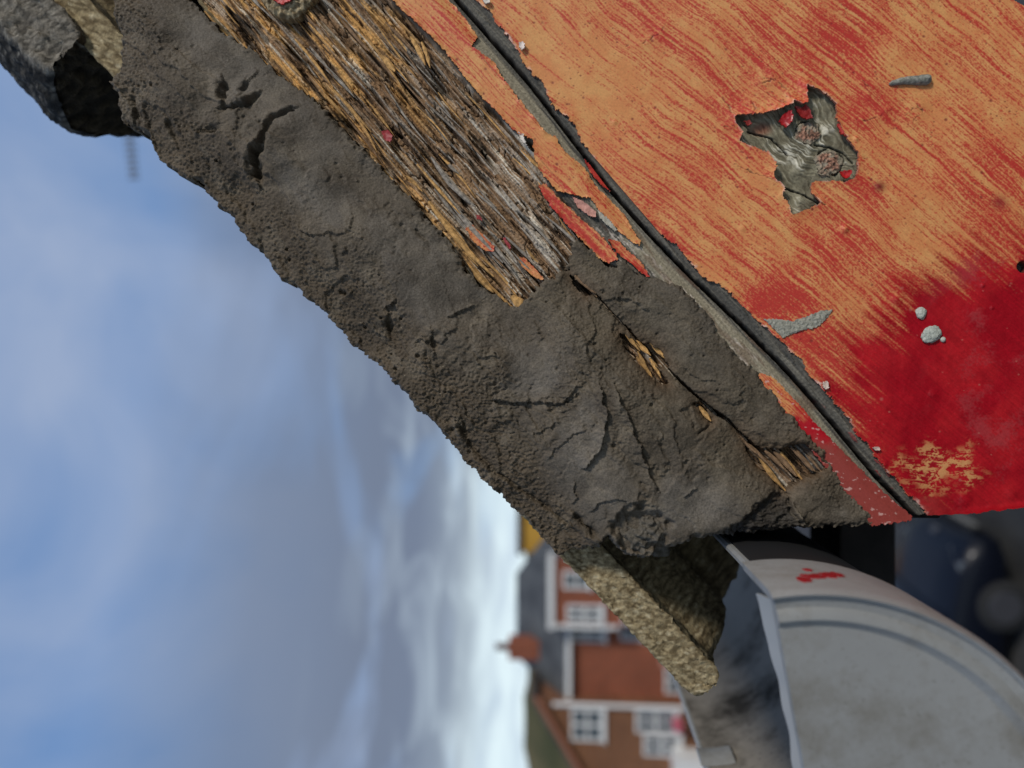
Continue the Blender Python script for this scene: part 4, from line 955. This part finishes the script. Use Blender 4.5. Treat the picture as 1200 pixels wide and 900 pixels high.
# rim of the end stop: rounded front bead, collar running back over the trough
bead = [(GR, Y0 + 0.034), (GR, Y0 + 0.003), (GR - 0.0006, Y0 + 0.001), (GR - 0.0013, Y0 - 0.0004), (GR - 0.0022, Y0 + 0.0002), (GR - 0.0026, Y0 + 0.0014), (GR - 0.0026, Y0 + 0.006), (GR - 0.0025, Y0 + 0.010), (GR - 0.0024, Y0 + 0.034)]
sweep('end_stop_rim', bead, arc(th0, th1, 90), mat=G_GREY)
# face with a raised ring
fr = [(GR - 0.0025, Y0 + 0.0012), (GR - 0.0050, Y0 + 0.0016), (GR - 0.0064, Y0 + 0.0006), (GR - 0.0082, Y0 + 0.0004), (GR - 0.0094, Y0 + 0.0018), (GR - 0.0104, Y0 + 0.0026), (GR - 0.030, Y0 + 0.0027), (0.0005, Y0 + 0.0027), (0.0005, Y0 + 0.006), (GR - 0.003, Y0 + 0.006)]
sweep('end_stop_face', fr, arc(th0 * 0.9, th1 + 0.01, 90), mat=G_GREY)
# trough
RT = GR - 0.003
sweep('trough', [(RT, Y0 + 0.0105), (RT, 3.4), (RT - 0.0022, 3.4), (RT - 0.0022, Y0 + 0.0105)], arc(-0.04, math.pi + 0.04, 80), mat=G_IN, label='stained grey gutter trough')
for th, nm in ((-0.05, 'inner_lip'), (math.pi + 0.05, 'outer_lip')):
    p = [gp(RT - 0.001, th, y) for y in (Y0 + 0.036, 0.6, 1.6, 3.4)]
    link(nm, tube_me(nm, p, 0.0016, 8), G_GREY, gut)
# clip bracket on the outer lip
def clip(y):
    sec = [(RT + 0.0018, y), (RT + 0.0018, y + 0.028), (RT + 0.0001, y + 0.028), (RT + 0.0001, y)]
    o = sweep('bracket', sec, arc(-0.02, math.pi + 0.07, 60), mat=G_GREY)
    sec2 = [(RT - 0.0026, y + 0.004), (RT - 0.0026, y + 0.022), (RT - 0.0048, y + 0.018), (RT - 0.0048, y + 0.008)]
    sweep('bracket_clip', sec2, arc(math.pi - 0.16, math.pi + 0.10, 10), mat=G_GREY)
clip(0.372); clip(1.3)
# ragged sealing strip along the top of the end stop
vs, fs = [], []; n = 60
for i in range(n):
    f = i / (n - 1); y = Y0 + 0.030 * (1 - f) ; rr = GR - 0.004 - 0.052 * f
    w = 0.002 + 0.0045 * max(0, math.sin(f * 4.2)) * (1 - f)
    p = gp(rr, -0.06 * (1 - f) * 1.5, Y0 + 0.0075)
    jit = 0.0005 * mnoise.noise(Vector((i * 0.12, 1, 2)))
    vs += [p + Vector((0, -0.001, -0.001)), p + Vector((0, w + 0.004, 0.0022 + jit)), p + Vector((0, w + 0.0035, 0.0012 + jit)), p + Vector((0, -0.001, -0.0022))]
for i in range(n - 1):
    for k in range(4): fs.append([i * 4 + k, i * 4 + (k + 1) % 4, i * 4 + 4 + (k + 1) % 4, i * 4 + 4 + k])
fs += [[0, 1, 2, 3], [n * 4 - 4 + k for k in range(4)]]
link('sealing_strip', mesh_py('sealing_strip', vs, fs, True), plain('pale_sealant', rgb(150, 150, 146), 0.5), gut, 'ragged pale sealant along the end stop')
# red paint dabs on the collar
RP = plain('red_dab', rgb(150, 16, 28), 0.4)
for (tha, thb, ya, yb, sd) in [(0.03, 0.085, 0.007, 0.012, 1), (0.07, 0.16, 0.011, 0.016, 2), (0.15, 0.215, 0.013, 0.019, 3), (0.20, 0.255, 0.016, 0.021, 5), (0.105, 0.14, 0.019, 0.022, 4)]:
    vs = []; nn_ = 18
    tm, ym = (tha + thb) / 2, (ya + yb) / 2; vs.append(gp(GR + 0.0005, tm, Y0 + ym))
    for k in range(nn_):
        t = 2 * math.pi * k / nn_; q = 0.5 + 0.28 * mnoise.noise(Vector((math.cos(t) * 1.6 + sd * 3, math.sin(t) * 1.6, sd)))
        vs.append(gp(GR + 0.0002, tm + (thb - tha) * q * math.cos(t), Y0 + ym + (yb - ya) * q * math.sin(t)))
    for k in range(nn_):
        t = 2 * math.pi * k / nn_; vs.append(gp(GR - 0.0004, tm, Y0 + ym) * 0 + (vs[1 + k] + Vector((0, 0, 0))) - (vs[1 + k] - vs[0]) * 0.0 + (gut_c - vs[1 + k]).normalized() * 0.0004)
    fs = [[0, 1 + k, 1 + (k + 1) % nn_] for k in range(nn_)] + [[1 + k, 1 + nn_ + k, 1 + nn_ + (k + 1) % nn_, 1 + (k + 1) % nn_] for k in range(nn_)] + [list(range(1 + nn_, 1 + 2 * nn_))]
    link('paint_dab', mesh_py('paint_dab', vs, fs, True), RP, gut)

sweep('trough_shade_band', [(RT + 0.0009, Y0 + 0.0345), (RT + 0.0009, 0.42), (RT + 0.0002, 0.42), (RT + 0.0002, Y0 + 0.0345)], arc(-0.035, 1.9, 40), mat=plain('trough_shade_black', (0.012, 0.012, 0.013), 0.6), label='added black band standing in for shade on the trough')  # added black band, stands in for shade on the trough's house side
# dark fascia and rafter foot behind the board
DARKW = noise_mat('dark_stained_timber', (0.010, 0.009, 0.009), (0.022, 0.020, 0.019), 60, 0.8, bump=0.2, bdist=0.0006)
fx = gut_c.x + GR
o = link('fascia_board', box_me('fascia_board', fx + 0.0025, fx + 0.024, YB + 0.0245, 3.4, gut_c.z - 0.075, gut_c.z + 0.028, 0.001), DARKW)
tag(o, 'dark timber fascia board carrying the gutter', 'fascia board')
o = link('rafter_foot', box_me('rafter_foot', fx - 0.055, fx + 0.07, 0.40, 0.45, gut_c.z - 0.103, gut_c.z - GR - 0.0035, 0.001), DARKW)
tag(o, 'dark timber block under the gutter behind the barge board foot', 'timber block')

# ------------------------------------------------------------------ houses across the street
def brick_mat(name, c1, c2, mortar_c):
    mt, n, l, b = new_mat(name)
    tc = n.new('ShaderNodeTexCoord'); mp = n.new('ShaderNodeMapping'); mp.inputs['Rotation'].default_value = (R(90), 0, 0)
    l.new(tc.outputs['Object'], mp.inputs[0])
    bk = n.new('ShaderNodeTexBrick'); bk.inputs['Scale'].default_value = 4.4; bk.inputs['Mortar Size'].default_value = 0.012
    bk.inputs['Color1'].default_value = (*c1, 1); bk.inputs['Color2'].default_value = (*c2, 1); bk.inputs['Mortar'].default_value = (*mortar_c, 1)
    l.new(mp.outputs[0], bk.inputs[0])
    nz = n.new('ShaderNodeTexNoise'); nz.inputs['Scale'].default_value = 0.9; nz.inputs['Detail'].default_value = 4; l.new(tc.outputs['Object'], nz.inputs[0])
    mr = n.new('ShaderNodeMapRange'); mr.inputs[3].default_value = 0.7; mr.inputs[4].default_value = 1.3; l.new(nz.outputs[0], mr.inputs[0])
    sc = n.new('ShaderNodeVectorMath'); sc.operation = 'SCALE'; l.new(bk.outputs[0], sc.inputs[0]); l.new(mr.outputs[0], sc.inputs[3])
    l.new(sc.outputs[0], b.inputs['Base Color']); b.inputs['Roughness'].default_value = 0.9
    return mt
BR_A = brick_mat('red_brick', tuple(rgb(146, 80, 54)), tuple(rgb(118, 62, 42)), tuple(rgb(124, 98, 80)))
BR_B = brick_mat('brown_brick', tuple(rgb(132, 88, 58)), tuple(rgb(104, 66, 44)), tuple(rgb(116, 98, 80)))
SLATE = noise_mat('grey_slate', tuple(rgb(62, 64, 66)), tuple(rgb(88, 90, 90)), 1.2, 0.8)
SLATE2 = noise_mat('brown_tile_roof', tuple(rgb(66, 60, 56)), tuple(rgb(92, 84, 76)), 1.2, 0.8)
WHITE = plain('white_joinery', (0.72, 0.72, 0.70), 0.5)
GLASS = plain('window_glass', (0.06, 0.075, 0.09), 0.15, 0.6)
OCHRE = noise_mat('ochre_render', tuple(rgb(176, 134, 50)), tuple(rgb(196, 152, 66)), 0.8, 0.9)
YH = 28.0
def hz(px, Y=YH): return V3(px, 456, Y).z
def hx(py, Y=YH): return V3(668, py, Y).x
def window(house, px0, px1, py0, py1, Y, cols=2, rows=2):
    """px runs downwards, py leftwards; frame, sill and panes on the wall plane y = Y"""
    z1, z0 = hz(px0, YH), hz(px1, YH); x1, x0 = hx(py0, YH), hx(py1, YH); fwid = 0.085
    bm = bmesh.new()
    def bx(a, b, c, d, e, f):
        r = bmesh.ops.create_cube(bm, size=1.0)['verts']
        for v in r: v.co = Vector(((a + b) / 2 + v.co.x * (b - a), (c + d) / 2 + v.co.y * (d - c), (e + f) / 2 + v.co.z * (f - e)))
    bx(x0, x1, Y - 0.07, Y + 0.02, z0, z0 + fwid); bx(x0, x1, Y - 0.07, Y + 0.02, z1 - fwid, z1)
    bx(x0, x0 + fwid, Y - 0.068, Y + 0.02, z0 + fwid, z1 - fwid); bx(x1 - fwid, x1, Y - 0.068, Y + 0.02, z0 + fwid, z1 - fwid)
    for i in range(1, cols): xm = x0 + (x1 - x0) * i / cols; bx(xm - 0.04, xm + 0.04, Y - 0.064, Y + 0.02, z0 + fwid, z1 - fwid)
    for i in range(1, rows): zm = z0 + (z1 - z0) * i / rows; bx(x0 + fwid, x1 - fwid, Y - 0.06, Y + 0.02, zm - 0.035, zm + 0.035)
    me = bpy.data.meshes.new('window'); bm.to_mesh(me); bm.free()
    w = link('window', me, WHITE, house)
    for i in range(cols):
        for j in range(rows):
            a = x0 + (x1 - x0) * i / cols + 0.05; b = x0 + (x1 - x0) * (i + 1) / cols - 0.05
            c = z0 + (z1 - z0) * j / rows + 0.05; d = z0 + (z1 - z0) * (j + 1) / rows - 0.05
            link('pane', box_me('pane', a, b, Y - 0.035, Y + 0.01, c, d), GLASS, w)
    link('sill', box_me('sill', x0 - 0.06, x1 + 0.06, Y - 0.13, Y + 0.01, z0 - 0.09, z0 - 0.002), WHITE, house)

xa0, xa1 = hx(820), hx(640); ze = hz(664)
A = empty('terraced_house', (0.5 * (xa0 + xa1), YH, 0), 'red brick house with hipped slate roof, chimney and white-trimmed bay', 'house', 'houses across the street')
link('wall', box_me('wall', xa0, xa1, YH, YH + 7, 0, ze), BR_A, A)
o_ = 0.3; rz = hz(598); hip = 1.9
vs = [(xa0 - 0.02, YH - o_, ze), (xa1 + o_, YH - o_, ze), (xa1 + o_, YH + 7 + o_, ze), (xa0 - 0.02, YH + 7 + o_, ze), (xa0 + 0.4, YH + 3.2, rz), (xa1 - hip, YH + 3.2, rz)]
link('roof', mesh_py('roof', vs, [[0, 1, 5, 4], [1, 2, 5], [2, 3, 4, 5], [3, 0, 4], [0, 3, 2, 1]]), SLATE, A)
link('eaves_board', box_me('eaves_board', xa0, xa1 + o_, YH - o_ - 0.08, YH - o_ - 0.004, ze - 0.16, ze + 0.02), WHITE, A)
chx0, chx1 = hx(793), hx(768)
link('chimney', box_me('chimney', chx0, chx1, YH + 1.5, YH + 2.2, ze + 0.2, hz(596, YH + 1.5), 0.02), BR_A, A)
link('chimney_pot', tube_me('chimney_pot', [Vector(((chx0 + chx1) / 2, YH + 1.85, hz(597, YH + 1.5))), Vector(((chx0 + chx1) / 2, YH + 1.85, hz(580, YH + 1.5)))], [0.17, 0.13], 12), plain('dark_clay', rgb(84, 48, 38), 0.8), A)
# white-trimmed bay
bx0, bx1 = hx(723), hx(652); yb = YH - 0.9
link('bay_wall', box_me('bay_wall', bx0, bx1, yb, YH - 0.002, 0, hz(650)), BR_A, A)
link('bay_fascia', box_me('bay_fascia', bx0 - 0.15, bx1 + 0.15, yb - 0.15, YH - 0.01, hz(650) + 0.002, hz(643)), WHITE, A)
link('bay_trim', box_me('bay_trim', bx0 - 0.12, bx0 + 0.02, yb - 0.06, yb + 0.05, hz(722), hz(650)), WHITE, A)
window(A, 660, 690, 662, 682, yb, 1, 2); window(A, 664, 704, 700, 720, yb, 2, 2)
window(A, 725, 762, 662, 682, yb, 1, 2); window(A, 727, 765, 700, 720, yb, 2, 2)
window(A, 667, 708, 733, 751, YH, 2, 2); window(A, 727, 752, 728, 748, YH, 1, 2); window(A, 779, 806, 780, 808, YH, 2, 1)
dm = link('door', box_me('door', hx(778), hx(756), YH - 0.05, YH + 0.03, 0.15, 2.15), plain('dull_pink_door', rgb(176, 128, 112), 0.5), A)

B = empty('gabled_house', (hx(880), YH - 0.6, 0), 'brown brick house with sloping verge, white downpipe and white windows', 'house', 'houses across the street')
YBH = YH - 0.6
gab = [(633, 815), (700, 925), (720, 960), (845, 960), (845, 815)]
pts = [Vector((hx(b), YBH, hz(a))) for a, b in gab]; pts[3].z = pts[4].z = 0
link('wall', prism_me('wall', pts, Vector((0, 7, 0))), BR_B, B)
p0, p1 = Vector((hx(806), YBH - 0.3, hz(627.5))), Vector((hx(980), YBH - 0.3, hz(733)))
link('roof', prism_me('roof', [p0, p1, p1 + Vector((0, 0, 0.22)), p0 + Vector((0, 0, 0.22))], Vector((0, 7.6, 0))), SLATE2, B)
p0 = p0 - Vector((0, 0.05, 0.17)); p1 = p1 - Vector((0, 0.05, 0.17))
link('barge_trim', prism_me('barge_trim', [p0, p1, p1 + Vector((0, 0, 0.2)), p0 + Vector((0, 0, 0.2))], Vector((0, 0.045, 0))), plain('brown_trim', rgb(150, 96, 70), 0.7), B)
link('downpipe', tube_me('downpipe', [Vector((hx(816.5), YBH - 0.09, hz(648))), Vector((hx(816.5), YBH - 0.09, 0.1))], 0.075, 10), WHITE, B)
window(B, 669, 706, 821, 858, YBH, 2, 2); window(B, 743, 790, 820, 846, YBH, 2, 2); window(B, 752, 794, 848, 872, YBH, 2, 2)
link('porch', box_me('porch', hx(892), hx(862), YBH - 1.0, YBH - 0.002, 0.0, hz(784)), WHITE, B)

Cc = empty('ochre_house', (hx(600, 36), 36, 0), 'ochre rendered house behind the red brick one', 'house', 'houses across the street')
link('wall', box_me('wall', hx(648, 36), hx(560, 36), 36, 43, 0, hz(612, 36)), OCHRE, Cc)
link('roof', box_me('roof', hx(651, 36), hx(556, 36), 35.8, 43.2, hz(612, 36) + 0.002, hz(606, 36), 0.05), SLATE2, Cc)

# pink flower basket by the brown house
fb = empty('flower_basket', (hx(833), YBH - 0.25, hz(800)), 'small pink flower basket on the brown house wall', 'flower basket')
PINK = noise_mat('pink_petals', tuple(rgb(206, 90, 110)), tuple(rgb(226, 130, 144)), 9, 0.7)
bm = bmesh.new(); rr = random.Random(4)
for i in range(60):
    p = Vector((rr.gauss(0, 1), rr.gauss(0, 1), rr.gauss(0, 1))).normalized() * rr.uniform(0.14, 0.3)
    mtx = Matrix.Translation(p + Vector((hx(833), YBH - 0.28, hz(793)))) @ Matrix.Rotation(rr.uniform(0, 6), 4, 'Z') @ Matrix.Rotation(rr.uniform(0, 3), 4, 'X')
    bmesh.ops.create_cone(bm, cap_ends=True, segments=6, radius1=0.08, radius2=0.02, depth=0.04, matrix=mtx)
me = bpy.data.meshes.new('flowers'); bm.to_mesh(me); bm.free(); link('flowers', me, PINK, fb)
link('basket', tube_me('basket', [Vector((hx(833), YBH - 0.28, hz(807))), Vector((hx(833), YBH - 0.28, hz(803))), Vector((hx(833), YBH - 0.28, hz(795)))], [0.08, 0.2, 0.27], 12), plain('wicker', rgb(90, 66, 44), 0.9), fb)
link('hook', tube_me('hook', [Vector((hx(833), YBH + 0.0, hz(782))), Vector((hx(833), YBH - 0.28, hz(782))), Vector((hx(833), YBH - 0.28, hz(795)))], 0.015, 6), plain('black_iron', (0.02, 0.02, 0.02), 0.6), fb)

# ------------------------------------------------------------------ neighbour's aerial and chimney
ap = V3(152, 139, 9.0)
aer = empty('tv_aerial', ap, 'small television aerial with many short elements against the sky', 'aerial')
ALU = plain('dull_aluminium', rgb(120, 124, 130), 0.5, metal=0.6)
b0, b1 = V3(148, 128, 9.0), V3(157, 210, 9.0)
link('boom', tube_me('boom', [b0, b1], 0.012, 8), ALU, aer)
for i in range(11):
    q = b0.lerp(b1, 0.1 + 0.88 * i / 10); L = 0.10 - 0.02 * i / 10
    dirv = Vector((0.1, 0.35, 0.93)).normalized()
    link('element', tube_me('element', [q - dirv * L, q + dirv * L], 0.017, 6), ALU, aer)
link('mast', tube_me('mast', [Vector((ap.x, 9.0, ap.z + 0.15)), Vector((ap.x, 9.0, 8.1))], 0.02, 8), ALU, aer)
stk = empty('chimney_stack', (ap.x, 9.3, 0), "neighbour's brick chimney stack carrying the aerial, behind the barge board", 'chimney')
link('stack', box_me('stack', ap.x - 0.35, ap.x + 0.35, 9.0 + 0.03, 9.7, 0, 8.6, 0.02), BR_A, stk)
link('pot', tube_me('pot', [Vector((ap.x, 9.35, 8.6)), Vector((ap.x, 9.35, 9.0))], [0.14, 0.11], 12), plain('clay_pot', rgb(150, 84, 56), 0.8), stk)

# ------------------------------------------------------------------ parked car below
CAR = noise_mat('dark_blue_car_paint', (0.003, 0.004, 0.009), (0.004, 0.006, 0.012), 40, 0.35, spec=0.2)
CAR.node_tree.nodes['Principled BSDF'].inputs['Coat Weight'].default_value = 0.08
CGL = plain('car_glass', (0.010, 0.012, 0.014), 0.06, 0.7)
TYRE = plain('tyre_rubber', (0.015, 0.015, 0.015), 0.8); RIM = plain('alloy_rim', (0.10, 0.10, 0.11), 0.4, metal=0.6)
LAMP = plain('lamp_lens', (0.10, 0.11, 0.12), 0.15, 0.5); TRIM = plain('black_trim', (0.012, 0.012, 0.013), 0.5)
PLATE = plain('number_plate', (0.16, 0.16, 0.15), 0.6)
CARLOC = Vector((-3.85, 10.3, 0.004)); CARROT = R(-6)
car = empty('parked_car', CARLOC, 'dark blue parked car on the driveway below the gutter', 'car')
def cw_(p): return Matrix.Rotation(CARROT, 3, 'Z') @ Vector(p) + CARLOC
def loft(name, stations, mat, label=None):
    """stations: (x, [(y, z), ...]) half sections mirrored about the centre line"""
    vs, fs = [], []; n = None
    for x, sec in stations:
        full = [(y, z) for y, z in sec] + [(-y, z) for y, z in sec[::-1]]
        n = len(full); vs += [cw_((x, y, z)) for y, z in full]
    for i in range(len(stations) - 1):
        for k in range(n):
            k2 = (k + 1) % n; fs.append([i * n + k, i * n + k2, (i + 1) * n + k2, (i + 1) * n + k])
    fs += [list(range(n)), list(range((len(stations) - 1) * n, len(stations) * n))]
    me = mesh_py(name, vs, fs, True)
    return link(name, me, mat, car, label)
def bsec(w, zt, zb=0.24, cr=0.03): return [(w * 0.90, zb), (w * 0.985, zb + 0.10), (w, 0.52), (w * 0.985, zt - 0.16), (w * 0.93, zt - 0.05), (w * 0.80, zt), (w * 0.4, zt + cr), (0.02, zt + cr * 1.1)]
xsn = [(-2.08, 0.70, 0.72, 0.36), (-2.02, 0.80, 0.86, 0.28), (-1.8, 0.86, 0.93, 0.24), (-1.2, 0.885, 0.95, 0.22), (0, 0.89, 0.93, 0.22), (0.8, 0.885, 0.95, 0.22), (1.1, 0.88, 0.93, 0.22), (1.55, 0.86, 0.86, 0.23), (1.85, 0.82, 0.76, 0.26), (2.02, 0.74, 0.66, 0.30), (2.08, 0.62, 0.58, 0.36)]
loft('body', [(x, bsec(w, zt, zb)) for x, w, zt, zb in xsn], CAR)
loft('cabin', [(-1.85, [(0.70, 0.93), (0.69, 0.96), (0.5, 0.97), (0.02, 0.97)]), (-1.45, [(0.80, 0.93), (0.66, 1.30), (0.5, 1.35), (0.02, 1.37)]), (-1.0, [(0.82, 0.93), (0.64, 1.40), (0.48, 1.455), (0.02, 1.475)]), (-0.3, [(0.82, 0.93), (0.63, 1.42), (0.48, 1.48), (0.02, 1.50)]), (0.3, [(0.82, 0.93), (0.61, 1.38), (0.46, 1.44), (0.02, 1.46)]), (1.12, [(0.74, 0.93), (0.72, 0.95), (0.5, 0.97), (0.02, 0.985)])], CAR)
def panel(name, pts, mat, off=0.012):
    p = [cw_(q) for q in pts]; nrm = (p[1] - p[0]).cross(p[2] - p[0]).normalized()
    ctr = sum(p, Vector()) / len(p)
    if nrm.dot(ctr - cw_((0, 0, 0.9))) < 0: nrm = -nrm
    return link(name, prism_me(name, [q + nrm * off for q in p], nrm * -0.03), mat, car)
panel('windscreen', [(1.04, -0.64, 0.995), (1.04, 0.64, 0.995), (0.38, 0.50, 1.415), (0.38, -0.50, 1.415)], CGL, 0.02)
panel('rear_window', [(-1.80, -0.58, 1.0), (-1.80, 0.58, 1.0), (-1.47, 0.54, 1.31), (-1.47, -0.54, 1.31)], CGL, 0.02)
for s_ in (-1, 1):
    panel('side_window', [(0.82, s_ * 0.775, 0.98), (-0.28, s_ * 0.80, 0.98), (-0.28, s_ * 0.66, 1.36), (0.28, s_ * 0.65, 1.33)], CGL, 0.012)
    panel('side_window', [(-0.36, s_ * 0.80, 0.98), (-1.32, s_ * 0.795, 0.98), (-1.10, s_ * 0.67, 1.33), (-0.36, s_ * 0.66, 1.36)], CGL, 0.012)
    panel('headlight', [(1.93, s_ * 0.46, 0.64), (1.78, s_ * 0.76, 0.70), (1.66, s_ * 0.78, 0.78), (1.86, s_ * 0.46, 0.74)], LAMP, 0.035)
    panel('tail_light', [(-2.06, s_ * 0.55, 0.70), (-2.0, s_ * 0.79, 0.70), (-1.97, s_ * 0.79, 0.86), (-2.03, s_ * 0.55, 0.84)], plain('tail_lens', (0.3, 0.01, 0.01), 0.2), 0.03)
    link('wing_mirror', tube_me('wing_mirror', [cw_((0.72, s_ * 0.84, 0.98)), cw_((0.70, s_ * 0.94, 1.02)), cw_((0.68, s_ * 1.04, 1.02))], [0.03, 0.075, 0.06], 10), CAR, car)
    for x_ in (-1.25, 1.28):
        t_ = link('wheel', tube_me('wheel', [cw_((x_, s_ * 0.70, 0.31)), cw_((x_, s_ * 0.73, 0.31)), cw_((x_, s_ * 0.885, 0.31)), cw_((x_, s_ * 0.905, 0.31))], [0.27, 0.31, 0.31, 0.26], 28), TYRE, car)
        r_ = link('rim', tube_me('rim', [cw_((x_, s_ * 0.88, 0.31)), cw_((x_, s_ * 0.912, 0.31))], [0.21, 0.19], 20), RIM, t_)
panel('grille', [(2.075, -0.42, 0.44), (2.075, 0.42, 0.44), (2.05, 0.40, 0.58), (2.05, -0.40, 0.58)], TRIM, 0.02)
panel('number_plate', [(2.09, -0.26, 0.33), (2.09, 0.26, 0.33), (2.09, 0.26, 0.43), (2.09, -0.26, 0.43)], PLATE, 0.02)
link('badge', tube_me('badge', [cw_((1.93, 0, 0.70)), cw_((1.98, 0, 0.735))], [0.07, 0.065], 16), RIM, car)
